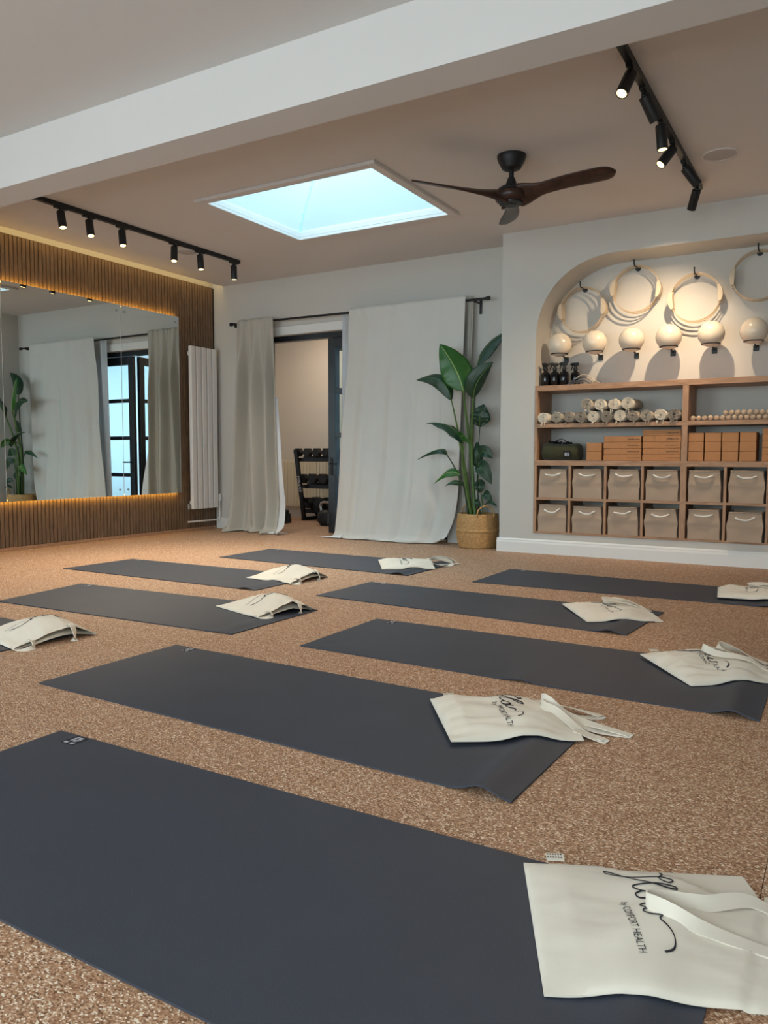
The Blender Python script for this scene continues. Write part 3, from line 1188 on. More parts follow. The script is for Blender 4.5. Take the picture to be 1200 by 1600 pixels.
flat = lambda a, b: 0.0
tote('natural cotton tote bag in the near right corner on the nearest mat', (-0.364, 1.094), math.radians(25), 0.42, 0.385, 0.020,
     lambda a, b: 0.0, [
         ([(0.44, 0.255, 0.004, 0.0), (0.385, 0.262, 0.010, 0.4), (0.30, 0.225, 0.010, 0.9), (0.215, 0.215, 0.012, 1.5), (0.195, 0.198, 0.013, 1.57), (0.215, 0.178, 0.012, 1.8), (0.27, 0.150, 0.006, 2.7), (0.36, 0.132, 0.004, 3.05), (0.45, 0.115, 0.004, 3.14)], 0.028),
         ([(0.43, 0.30, 0.003, 0.0), (0.47, 0.28, 0.012, 0.4), (0.50, 0.20, 0.010, 0.2), (0.46, 0.115, 0.0035, 0.0), (0.42, 0.10, 0.003, 0.0)], 0.028)],
     wob=0.004, seed=1, tagged=True)
tote('wrinkled natural cotton tote on the second-row mat, straps trailing on the floor', (-0.932, 1.953), math.radians(36), 0.385, 0.385, 0.036,
     lambda a, b: 0.010 * (1 - a), [
         ([(0.375, 0.12, 0.002, 0.0), (0.44, 0.085, 0.001, 0.0), (0.525, 0.045, 0.001, 0.0), (0.530, 0.047, 0.004, 0.0), (0.46, 0.095, 0.009, 0.1), (0.39, 0.165, 0.012, 0.5), (0.345, 0.225, 0.018, 1.0), (0.340, 0.265, 0.020, 1.5), (0.36, 0.30, 0.010, 1.0)], 0.030),
         ([(0.375, 0.05, 0.002, 0.0), (0.44, 0.010, 0.001, 0.0), (0.445, 0.012, 0.004, 0.0), (0.40, 0.060, 0.006, 0.1), (0.345, 0.130, 0.008, 0.5), (0.325, 0.190, 0.010, 1.0), (0.33, 0.23, 0.008, 1.3)], 0.028),
         ([(0.375, 0.30, 0.004, 0.0), (0.43, 0.27, 0.016, 0.3), (0.505, 0.215, 0.006, 0.1), (0.508, 0.205, 0.002, 0.1), (0.44, 0.22, 0.002, 0.0), (0.375, 0.23, 0.002, 0.0)], 0.028)],
     wob=0.014, seed=2, print_scale=1.4, ink=1.2, text_shift=0.035, tagged=True)
tote('rumpled natural cotton tote at the right edge on the third-row mat', (-0.449, 2.906), math.radians(38), 0.37, 0.40, 0.034,
     lambda a, b: 0.012 * b, [
         ([(0.38, 0.10, 0.004, 0.0), (0.31, 0.15, 0.012, 0.2), (0.22, 0.21, 0.018, 0.8), (0.185, 0.245, 0.022, 1.4), (0.21, 0.275, 0.020, 1.0), (0.30, 0.26, 0.014, 0.3), (0.42, 0.22, 0.004, 0.0), (0.50, 0.18, 0.003, 0.0)], 0.028),
         ([(0.36, 0.30, 0.004, 0.0), (0.30, 0.33, 0.024, 0.8), (0.33, 0.37, 0.034, 1.2), (0.42, 0.34, 0.022, 0.5), (0.45, 0.24, 0.006, 0.0)], 0.028)],
     wob=0.017, seed=3, print_scale=1.3, ink=1.2, text_shift=0.01, tagged=True)
tote('pale cotton tote lying diagonally on the right end of the middle mat', (-1.077, 3.791), math.radians(34), 0.385, 0.42, 0.026,
     lambda a, b: 0.008 * b, [
         ([(0.39, 0.30, 0.004, 0.0), (0.30, 0.33, 0.016, 0.4), (0.19, 0.31, 0.022, 1.2), (0.20, 0.27, 0.016, 0.8), (0.30, 0.24, 0.010, 0.2), (0.40, 0.20, 0.004, 0.0)], 0.028),
         ([(0.38, 0.34, 0.004, 0.0), (0.31, 0.37, 0.018, 0.9), (0.26, 0.36, 0.022, 1.2), (0.33, 0.30, 0.014, 0.5), (0.43, 0.24, 0.004, 0.0)], 0.026)],
     wob=0.008, seed=4, ink=1.4, text_shift=0.01)
tote('folded cotton tote at the right edge on the far right mat', (-0.615, 4.800), math.radians(7), 0.40, 0.36, 0.040,
     lambda a, b: 0.010, [
         ([(0.40, 0.26, 0.004, 0.0), (0.28, 0.25, 0.012, 0.3), (0.17, 0.21, 0.016, 1.0), (0.20, 0.17, 0.012, 0.5), (0.30, 0.14, 0.006, 0.0), (0.41, 0.12, 0.004, 0.0)], 0.028)],
     wob=0.012, seed=5, ink=1.4)
tote('white cotton tote on the mat before the curtains, straps lying on cork floor', (-2.850, 4.800), math.radians(35), 0.385, 0.385, 0.030,
     lambda a, b: 0.018 * b, [
         ([(0.37, 0.30, 0.004, 0.0), (0.44, 0.34, 0.030, 0.8), (0.54, 0.33, 0.032, 1.1), (0.60, 0.29, 0.006, 0.2), (0.52, 0.24, 0.003, 0.0), (0.42, 0.20, 0.003, 0.0), (0.37, 0.18, 0.003, 0.0)], 0.028),
         ([(0.37, 0.26, 0.004, 0.0), (0.46, 0.26, 0.040, 1.2), (0.55, 0.24, 0.020, 0.9), (0.50, 0.17, 0.003, 0.1), (0.37, 0.12, 0.003, 0.0)], 0.026)],
     wob=0.010, seed=6, ink=1.4)
ridge = lambda h: (lambda a, b: h * (0.30 + 0.70 * sstep(0.0, 0.6, a)) * (1 - 0.35 * sstep(0.75, 1.0, a)) * math.sin(PI * min(1, max(0, b)) ** 1.35) ** 1.3)
HANG = lambda L, W: [([(L - 0.03, 0.20 * W, 0.001, 0.0), (L - 0.002, 0.20 * W, 0.002, 0.3), (L + 0.022, 0.19 * W, 0.018, 1.0), (L + 0.034, 0.17 * W, 0.004, 1.2), (L + 0.030, 0.10 * W, 0.003, 0.4), (L + 0.005, 0.04 * W, 0.002, 0.0), (L - 0.03, 0.02 * W, 0.0, 0.0)], 0.028),
                     ([(L - 0.03, 0.70 * W, 0.001, 0.0), (L - 0.002, 0.70 * W, 0.002, 0.3), (L + 0.020, 0.69 * W, 0.020, 1.0), (L + 0.026, 0.68 * W, 0.004, 1.3), (L + 0.012, 0.66 * W, 0.002, 0.3)], 0.028)]
tote('propped cotton tote on the left mat of the farther row', (-3.43, 4.000), math.radians(-5), 0.40, 0.375, 0.016, ridge(0.055), HANG(0.40, 0.375), wob=0.008, seed=7, ink=1.8, gape=0.45, text_shift=0.03)
tote('propped cotton tote with gaping opening on the left mat behind the second row', (-2.915, 3.150), math.radians(-18), 0.42, 0.36, 0.016, ridge(0.060), HANG(0.42, 0.36), wob=0.008, seed=8, ink=1.8, gape=0.45, text_shift=0.03)
tote('gaping cotton tote at the left picture edge, one strap hanging down', (-3.39, 2.050), math.radians(-7), 0.41, 0.385, 0.016, ridge(0.065), HANG(0.41, 0.385), wob=0.006, seed=9, ink=1.8, gape=0.5, text_shift=0.03)

# ------------------------------------------------------------------ shelving unit in the niche
SX, EX = NX0 + 0.002, NX1 - 0.002
SYF, SYB = YN - 0.004, YB - 0.012
t = thing('shelving_unit', 'built-in oak shelving unit filling the lower half of the niche', 'shelf', ((SX + EX) / 2, YN, NZ0))
Z_TOP, Z_2, Z_3, Z_4, Z_B = (1.366, 1.410), (1.060, 1.094), (0.745, 0.788), (0.457, 0.477), (0.174, 0.189)
for nm, (a, b) in (('shelf_board', Z_TOP), ('shelf_board', Z_2), ('shelf_board', Z_3)):
    make(nm, boxm(SX, EX, SYF, SYB, a, b, bevel=0.0015), M['oak'], t)
make('shelf_board', boxm(SX + 0.023, EX - 0.023, SYF + 0.003, SYB, *Z_4), M['oak'], t)
make('base_board', boxm(SX + 0.023, EX - 0.023, SYF, SYB, *Z_B), M['oak'], t)
DIV = (-1.106, -1.062)
DIVS = [DIV]
for s0 in (SX, EX - 0.023):
    make('side_panel', boxm(s0, s0 + 0.023, SYF, SYB, 0.174, Z_3[0] - 0.0005, bevel=0.0015), M['oak_vertical'], t)
    make('side_panel', boxm(s0, s0 + 0.023, SYF, SYB, Z_3[1] + 0.0005, Z_2[0] - 0.0005), M['oak_vertical'], t)
    make('side_panel', boxm(s0, s0 + 0.023, SYF, SYB, Z_2[1] + 0.0005, Z_TOP[0] - 0.0005), M['oak_vertical'], t)
for za, zb in ((Z_B[1], Z_4[0]), (Z_4[1], Z_3[0]), (Z_3[1], Z_2[0]), (Z_2[1], Z_TOP[0])):
    make('divider', boxm(DIV[0], DIV[1], SYF, SYB, za + 0.0003, zb - 0.0003), M['oak_vertical'], t)
CUBES = []
edges_l = [(SX, SX + 0.023), (-1.985, -1.965), (-1.692, -1.672), (-1.400, -1.380), DIV]
edges_r = [DIV, (-0.797, -0.777), (-0.505, -0.485), (-0.21, -0.19), (EX - 0.023, EX)]
for ed in (edges_l, edges_r):
    for (a, b) in ed[1:-1]:
        for za, zb in ((Z_B[1], Z_4[0]), (Z_4[1], Z_3[0])):
            make('cube_divider', boxm(a, b, SYF + 0.003, SYB, za + 0.0003, zb - 0.0003), M['oak_vertical'], t)
    for (p, q) in zip(ed, ed[1:]):
        CUBES.append((p[1], q[0]))

# ------------------------------------------------------------------ fabric boxes in the cubes


def fabric_box(x0, x1, y0, zb, h, bulge, seed, label, tilt=0.0, lean=0.0):
    t = thing('storage_box', label, 'storage box', ((x0 + x1) / 2, y0 + 0.15, zb), 'fabric boxes in the cube shelves')
    D = 0.30
    bm = bmesh.new()
    n = 14
    rings = []
    for k in range(n + 1):
        a = k / n
        z = zb + h * a
        b = bulge * math.exp(-((a - 0.52) / 0.20) ** 2) - 0.008 * a
        ring = []
        cx, hw = (x0 + x1) / 2, (x1 - x0) / 2
        for (sx, sy, m) in [(-1 + 2 * i / 10, 0, 0) for i in range(10)] + [(1, i / 6, 1) for i in range(6)] + [(1 - 2 * i / 10, 1, 2) for i in range(10)] + [(-1, 1 - i / 6, 3) for i in range(6)]:
            x = cx + sx * (hw + b * (1 if abs(sx) > 0.9 else abs(sx)))
            dent = 0.006 * noise.noise(Vector((sx * 2 + seed, a * 3, seed * 1.7))) - (0.007 * math.exp(-((a - 0.55) / 0.06) ** 2))
            yy = y0 + sy * D + (dent if sy == 0 else 0) - lean * a * (0.3 if sy == 0 else 1)
            ring.append(bm.verts.new((x + tilt * a, yy, z + 0.004 * noise.noise(Vector((sx, sy * 2, seed))) * a)))
        rings.append(ring)
    m = len(rings[0])
    for a, b in zip(rings, rings[1:]):
        for k in range(m):
            bm.faces.new((a[k], a[(k + 1) % m], b[(k + 1) % m], b[k]))
    bm.faces.new(rings[0][::-1])
    zc = [bm.verts.new((v.co.x * 0.97 + (x0 + x1) / 2 * 0.03, v.co.y * 0.97 + (y0 + D / 2) * 0.03, v.co.z - 0.03)) for v in rings[-1]]
    for k in range(m):
        bm.faces.new((rings[-1][k], rings[-1][(k + 1) % m], zc[(k + 1) % m], zc[k]))
    bm.faces.new(zc)
    bmesh.ops.recalc_face_normals(bm, faces=bm.faces)
    make('box_body', bm, M['fabric_box'], t, smooth=True, angle=0.6)
    top = [v for v in []]
    # bound rim and rope handle
    bm = bmesh.new()
    cx = (x0 + x1) / 2 + tilt
    hw = (x1 - x0) / 2 - 0.007
    yl = y0 - lean * 0.3
    tube(bm, [(cx - hw, yl - 0.002, zb + h - 0.004), (cx, yl - 0.003, zb + h - 0.004), (cx + hw, yl - 0.002, zb + h - 0.004)], 0.0045, 8)
    make('rim_binding', bm, M['fabric_box'], t, smooth=True)
    bm = bmesh.new()
    rr = random.Random(seed)
    sag = rr.uniform(0.008, 0.026)
    skew = rr.uniform(-0.006, 0.006)
    hz = zb + h - 0.042
    tube(bm, catmull([(cx - 0.062, yl + 0.006, hz - skew), (cx - 0.060, yl - 0.012, hz - skew), (cx - 0.03, yl - 0.017, hz - sag * 0.75), (cx, yl - 0.018, hz - sag), (cx + 0.03, yl - 0.017, hz - sag * 0.75), (cx + 0.060, yl - 0.012, hz + skew), (cx + 0.062, yl + 0.006, hz + skew)], 5), 0.0075, 8)
    make('rope_handle', bm, M['rope'], t, smooth=True)['label'] = 'white rope handle'
    return t


ORD = ['leftmost', 'second from the left', 'third from the left', 'fourth from the left', 'fifth from the left', 'sixth from the left']
for r, (zb, rown) in enumerate(((Z_4[1] + 0.001, 'upper'), (Z_B[1] + 0.001, 'lower'))):
    for i, (a, b) in enumerate(CUBES[:7]):
        rr = random.Random(i * 7 + r)
        mid = (a + b) / 2
        w = (b - a) - 0.034
        lab = ('taupe fabric box with rope handle, %s in the %s cube row' % (ORD[i], rown)) if i < 6 else 'taupe fabric box cut off at the right edge, %s cube row' % rown
        y0 = SYF + rr.uniform(0.006, 0.016)
        tilt = rr.uniform(-0.006, 0.004)
        h = rr.uniform(0.232, 0.243)
        if r == 1:
            h -= 0.012
        kw = {}
        if i == 5 and r == 1:
            y0, h = SYF - 0.035, 0.222
            lab = 'taupe fabric box pulled forward out of the lower right cube'
        fabric_box(mid - w / 2, mid + w / 2, y0, zb, h, rr.uniform(0.004, 0.011), i * 3 + r + 1, lab, tilt=tilt, **kw)

# ------------------------------------------------------------------ cork yoga blocks


def block(x0, x1, z0, z1, depth, label, group, marks=False, dy=0.0):
    t = thing('yoga_block', label, 'yoga block', ((x0 + x1) / 2, SYF + 0.03 + dy, z0), group)
    ya = SYF + 0.022 + dy
    make('block_body', boxm(x0, x1, ya, ya + depth, z0, z1, bevel=0.004), M['brick_cork'], t)
    if marks:
        bm = bmesh.new()
        rr = random.Random(int(z0 * 1000))
        x = x1 - 0.105
        zc = (z0 + z1) / 2
        for k in range(11):
            w = rr.uniform(0.004, 0.008)
            hgt = rr.choice((0.004, 0.004, 0.006, 0.007))
            box(bm, x, x + w, ya - 0.0006, ya, zc - 0.004, zc - 0.004 + hgt)
            x += w + 0.0022
        make('printed_mark', bm, M['ink'], t)
    return t


zb = Z_3[1] + 0.0005
LEV = ['bottom', 'second', 'third', 'fourth', 'top']
for k in range(2):
    block(-1.845, -1.722, zb + k * 0.073, zb + k * 0.073 + 0.0725, 0.22, 'thick cork block beside the olive bag, %s of two' % ('lower' if k == 0 else 'upper'), 'cork blocks stacked on the shelf')
for k in range(4):
    block(-1.706 + 0.002 * (k % 2), -1.410, zb + k * 0.049, zb + k * 0.049 + 0.0485, 0.20, 'thin long cork block in the stack of four, %s layer' % (LEV[k] if k < 3 else 'top'), 'cork blocks stacked on the shelf', True)
for k in range(5):
    block(-1.400 + 0.002 * (k % 2), -1.114 + 0.001 * (k % 2), zb + k * 0.049, zb + k * 0.049 + 0.0485, 0.20, 'thin long cork block in the stack of five by the upright, %s layer' % LEV[k], 'cork blocks stacked on the shelf', True)
cols = [(-1.058, -0.948), (-0.940, -0.826), (-0.819, -0.706), (-0.697, -0.585)]
for c, (a, b) in enumerate(cols):
    for k in range(3):
        block(a, b, zb + k * 0.0725, zb + k * 0.0725 + 0.072, 0.22, 'thick cork block in the three-high wall, %s column, %s row' % (('first', 'second', 'third', 'fourth')[c], ('bottom', 'middle', 'top')[k]), 'cork blocks stacked on the shelf')
for k in range(5):
    block(-0.545, -0.255, zb + k * 0.049, zb + k * 0.049 + 0.0485, 0.20, 'thin cork block in the stack at the right picture edge, %s layer' % LEV[k], 'cork blocks stacked on the shelf')

# ------------------------------------------------------------------ rolled throws


def roll(cx, cz, r, mat, seed, label, back=0.33):
    y0 = SYF - 0.004 - random.Random(seed).uniform(0, 0.02)
    t = thing('rolled_throw', label, 'rolled blanket', (cx, y0 + 0.15, cz - r), 'rolled cotton throws on the shelf')
    rr = random.Random(seed)
    turns, n = 4.3, 110
    bm = bmesh.new()
    ph = rr.uniform(0, 6.28)
    sq = rr.uniform(0.92, 1.0)
    pts = []
    for k in range(n + 1):
        a = k / n
        rad = 0.008 + (r - 0.011) * a
        th = ph + turns * 2 * PI * a
        wob = 1 + 0.05 * noise.noise(Vector((math.cos(th) * 1.5, math.sin(th) * 1.5, seed)))
        pts.append((cx + rad * wob * math.cos(th), cz + rad * wob * math.sin(th) * sq, rr.uniform(-0.003, 0.003)))
    secs = []
    for (x, z, j) in pts:
        secs.append([bm.verts.new((x, y0 + j, z)), bm.verts.new((x, y0 + back * 0.4, z)), bm.verts.new((x, y0 + back, z))])
    for a, b in zip(secs, secs[1:]):
        for k in range(2):
            bm.faces.new((a[k], b[k], b[k + 1], a[k + 1]))
    thicken(make('cloth_roll', bm, mat, t, smooth=True), 0.0050, 0.0)
    bm = bmesh.new()
    for k in range(rr.randint(2, 4)):
        x = cx + rr.uniform(-0.6, 0.6) * r
        z = cz - r + 0.006
        l = rr.uniform(0.012, 0.034)
        tube(bm, [(x, y0 - 0.002, z), (x + rr.uniform(-.006, .006), y0 - 0.010, z - l * 0.3), (x + rr.uniform(-.01, .01), y0 - 0.012, z - l)], [0.003, 0.003, 0.0015], 6)
    make('fringe', bm, mat, t)
    return t


zs = Z_2[1]
MA, MB_, MC = M['towel_a'], M['towel_b'], M['towel_c']
bot = [(-2.206, MA), (-2.099, MB_), (-1.990, MC), (-1.888, MC), (-1.786, MA), (-1.680, MC), (-1.574, MA), (-1.472, MC), (-1.370, MB_), (-1.266, MA), (-1.163, MC)]
hue = {id(MA): 'cream', id(MB_): 'grey-beige', id(MC): 'warm grey'}
ORD11 = ['at the left end', 'second from the left', 'third from the left', 'fourth from the left', 'fifth from the left', 'in the middle', 'fifth from the right', 'fourth from the right', 'third from the right', 'second from the right', 'at the right end']
for i, (x, m_) in enumerate(bot):
    roll(x, zs + 0.0505, 0.0485, m_, 30 + i, '%s rolled throw in the bottom row, %s' % (hue[id(m_)], ORD11[i]))
for i, (x, m_, r_) in enumerate(((-1.842, MB_, 0.050), (-1.733, MA, 0.048), (-1.626, MA, 0.047), (-1.515, MA, 0.052))):
    roll(x, zs + 0.098 + r_, r_, m_, 60 + i, '%s rolled throw in the top row, %s of four' % (hue[id(m_)], ('first', 'second', 'third', 'fourth')[i]))

# ------------------------------------------------------------------ small massage balls
bm = bmesh.new()
bmesh.ops.create_icosphere(bm, subdivisions=3, radius=0.0205)
ball_me = bpy.data.meshes.new('massage_ball')
bm.to_mesh(ball_me)
bm.free()
for p in ball_me.polygons:
    p.use_smooth = True
ball_me.materials.append(M['massage'])
names = ['first', 'second', 'third', 'fourth', 'fifth', 'sixth', 'seventh', 'eighth', 'ninth', 'tenth', 'eleventh', 'twelfth', 'thirteenth', 'fourteenth', 'fifteenth', 'sixteenth']
for k in range(16):
    o = bpy.data.objects.new('massage_ball', ball_me)
    C.objects.link(o)
    o.location = (-1.034 + 0.0419 * k, SYF + 0.055 + 0.003 * math.sin(k * 5), zs + 0.0206)
    tag(o, 'small beige massage ball, %s from the upright in the lower row' % names[k], 'massage ball', 'massage balls on the right shelf')
for k in range(10):
    o = bpy.data.objects.new('massage_ball', ball_me)
    C.objects.link(o)
    o.location = (-1.034 + 0.0419 * (5.5 + k), SYF + 0.057, zs + 0.0206 + 0.0356)
    tag(o, 'small beige massage ball, %s from the left in the upper row' % names[k], 'massage ball', 'massage balls on the right shelf')

# ------------------------------------------------------------------ olive duffel bag
t = thing('duffel_bag', 'olive green zipped duffel bag on the left shelf', 'bag', (-2.08, 6.50, Z_3[1]))
bm = bmesh.new()


def duffel(s, v):
    a = 2 * PI * v
    u = 2 * s - 1
    k = (1 - abs(u) ** 5) ** 0.35 if abs(u) < 1 else 0
    ry, rz = 0.10 * (0.4 + 0.6 * k), 0.072 * (0.55 + 0.45 * k)
    y = ry * math.copysign(abs(math.cos(a)) ** 0.8, math.cos(a))
    z = rz * math.copysign(abs(math.sin(a)) ** 0.75, math.sin(a))
    if z > 0:
        z *= 1 - 0.10 * math.sin(3 * u + 1) + 0.12 * u * 0
    nn = 0.008 * noise.noise(Vector((s * 4, math.cos(a) * 2, math.sin(a) * 2)))
    return Vector((-2.083 + 0.165 * u, 6.49 + y + (nn if math.cos(a) < 0 else 0), Z_3[1] + 0.071 + z + (nn if z > 0 else 0)))


rows = grid(bm, duffel, 26, 28)
bm.faces.new(rows[0][:-1])
bm.faces.new(rows[-1][:-1][::-1])
bmesh.ops.remove_doubles(bm, verts=bm.verts, dist=1e-5)
bmesh.ops.recalc_face_normals(bm, faces=bm.faces)
make('bag_body', bm, M['olive'], t, smooth=True, angle=1.0)
bm = bmesh.new()
grid(bm, lambda s, v: Vector((-2.20 + 0.20 * s, 6.455 + 0.06 * v, Z_3[1] + 0.137 + 0.030 * math.sin(PI * v) * (1 - 0.5 * s) + 0.010 * noise.noise(Vector((s * 8, v * 3, 2))))), 16, 8)
thicken(make('top_flap', bm, M['bag_black'], t, smooth=True), 0.006)['label'] = 'black top closure'
bm = bmesh.new()
ribbon(bm, catmull([(-2.14, 6.45, Z_3[1] + 0.14), (-2.11, 6.43, Z_3[1] + 0.165), (-2.06, 6.43, Z_3[1] + 0.178), (-2.02, 6.45, Z_3[1] + 0.14)], 6), 0.022, 0.004)
make('carry_strap', bm, M['bag_black'], t, smooth=True, angle=0.8)
bm = bmesh.new()
tube(bm, [(-2.062, 6.425, Z_3[1] + 0.155), (-2.064, 6.423, Z_3[1] + 0.135)], 0.003, 8)
make('zip_pull', bm, M['steel'], t)
lb = make('patch', boxm(-2.040, -1.978, 6.384, 6.388, Z_3[1] + 0.025, Z_3[1] + 0.080), M['bag_black'], t)
lb['label'] = 'black sewn patch with pale print'
bm = bmesh.new()
for (a, b, c, d) in ((0.012, 0.022, 0.036, 0.066), (0.026, 0.034, 0.036, 0.066), (0.038, 0.050, 0.036, 0.044), (0.038, 0.050, 0.050, 0.058), (0.038, 0.050, 0.061, 0.066)):
    box(bm, -2.040 + a, -2.040 + b, 6.3832, 6.384, Z_3[1] + c, Z_3[1] + d)
make('patch_print', bm, M['tag_print'], lb)

# ------------------------------------------------------------------ spray bottles and bands on the top board
zt = Z_TOP[1]
BL = ['black glass spray bottle at the far left of the niche ledge', 'black glass spray bottle second from the left on the niche ledge', 'black glass spray bottle third from the left on the niche ledge', 'black glass spray bottle partly behind the heap of bands']
for i, (x, y, rz) in enumerate(((-2.232, 6.47, 1.3), (-2.152, 6.47, 0.6), (-2.072, 6.47, -0.2), (-2.000, 6.55, -0.3))):
    t = thing('spray_bottle', BL[i], 'spray bottle', (x, y, zt), 'black spray bottles on the niche ledge')
    t.rotation_euler.z = rz
    t.scale = (1.12, 1.12, 1.10)
    bm = bmesh.new()
    lathe(bm, [(0, 0.0005), (0.032, 0.0005), (0.0345, 0.004), (0.0345, 0.090), (0.031, 0.102), (0.016, 0.112), (0.013, 0.118), (0.013, 0.128), (0, 0.128)], 20)
    make('bottle_body', bm, M['bottle'], t, smooth=True, angle=0.8, world=False)
    bm = bmesh.new()
    lathe(bm, [(0.016, 0.122), (0.016, 0.140), (0.011, 0.142), (0.011, 0.158), (0, 0.158)], 14)
    box(bm, -0.034, 0.024, -0.011, 0.011, 0.155, 0.180, bevel=0.005)
    tube(bm, [(-0.034, 0, 0.170), (-0.046, 0, 0.170)], 0.006, 10)
    tube(bm, [(-0.024, 0, 0.156), (-0.034, 0, 0.140), (-0.036, 0, 0.124)], 0.0045, 8)
    make('spray_head', bm, M['black'], t, smooth=True, angle=0.7, world=False)
BANDS = [  # hump height, near y, left x, right x, material, label
    (0.030, 6.430, -2.030, -1.835, M['band_grey'], 'dark grey loop band lowest at the front of the heap beside the bottles'),
    (0.052, 6.462, -2.040, -1.825, M['band_grey'], 'dark grey loop band in the middle of the heap beside the bottles'),
    (0.074, 6.494, -2.030, -1.805, M['towel_a'], 'cream loop band arching highest over the heap beside the bottles'),
    (0.060, 6.526, -2.015, -1.800, M['towel_b'], 'beige loop band at the back of the heap beside the bottles'),
    (0.022, 6.440, -1.830, -1.765, M['towel_b'], 'beige loop band curling at the right end of the heap'),
]
for q, (hh, y, xa, xb, mt, lab) in enumerate(BANDS):
    bm = bmesh.new()
    w = xb - xa
    hh *= 1.15
    path = [(xa, y, 0.004), (xa + 0.18 * w, y, hh * 0.55), (xa + 0.45 * w, y + 0.004, hh), (xa + 0.68 * w, y, hh * 0.92), (xa + 0.88 * w, y - 0.006, hh * 0.55), (xb, y - 0.008, 0.006),
            (xa + 0.80 * w, y, hh * 0.30), (xa + 0.50 * w, y + 0.002, hh * 0.62), (xa + 0.22 * w, y, hh * 0.30), (xa + 0.05 * w, y, 0.003)]
    ribbon(bm, [p + Vector((0, 0, zt + 0.002)) for p in catmull(path, 6)], 0.026, 0.004, Vector((0, 1, 0)), [PI / 2] * (6 * 9 + 1))
    bmesh.ops.recalc_face_normals(bm, faces=bm.faces)
    tag(make('resistance_band', bm, mt, None, smooth=True, angle=0.8), lab, 'exercise band', 'loop bands heaped on the niche ledge')

# ------------------------------------------------------------------ exercise balls on wall rings
BY = 6.53
for i, x in enumerate((-2.135, -1.838, -1.540, -1.252, -0.940, -0.642, -0.345)):
    z = 1.762
    n = ['leftmost', 'second', 'third', 'fourth', 'fifth', 'sixth', 'seventh'][i]
    bm = bmesh.new()
    bmesh.ops.create_uvsphere(bm, u_segments=40, v_segments=24, radius=0.099)
    o = make('exercise_ball', bm, M['ball'], None, smooth=True)
    o.location = (x, BY, z)
    lab = 'glossy cream exercise ball, %s from the left in the row' % n if i else 'glossy cream exercise ball at the left end above the bottles'
    tag(o, lab, 'ball', 'cream balls on the niche wall')
    t = thing('ball_holder', 'black metal ring bracket under the %s cream ball' % n, 'wall bracket', (x, BY, z - 0.075), 'ring brackets carrying the balls')
    bm = bmesh.new()
    R_ = 0.0685
    tube(bm, [(x + R_ * math.cos(2 * PI * k / 40), BY + R_ * math.sin(2 * PI * k / 40), z - 0.0765) for k in range(41)], 0.0042, 8, cap=False)
    make('support_ring', bm, M['black'], t, smooth=True)
    bm = bmesh.new()
    tube(bm, [(x, BY + R_ - 0.002, z - 0.0765), (x, YB - 0.006, z - 0.10)], 0.007, 8)
    make('arm', bm, M['black'], t, smooth=True)
    make('wall_plate', boxm(x - 0.020, x + 0.020, YB - 0.014, YB - 0.0005, z - 0.128, z - 0.082, bevel=0.003), M['black'], t)

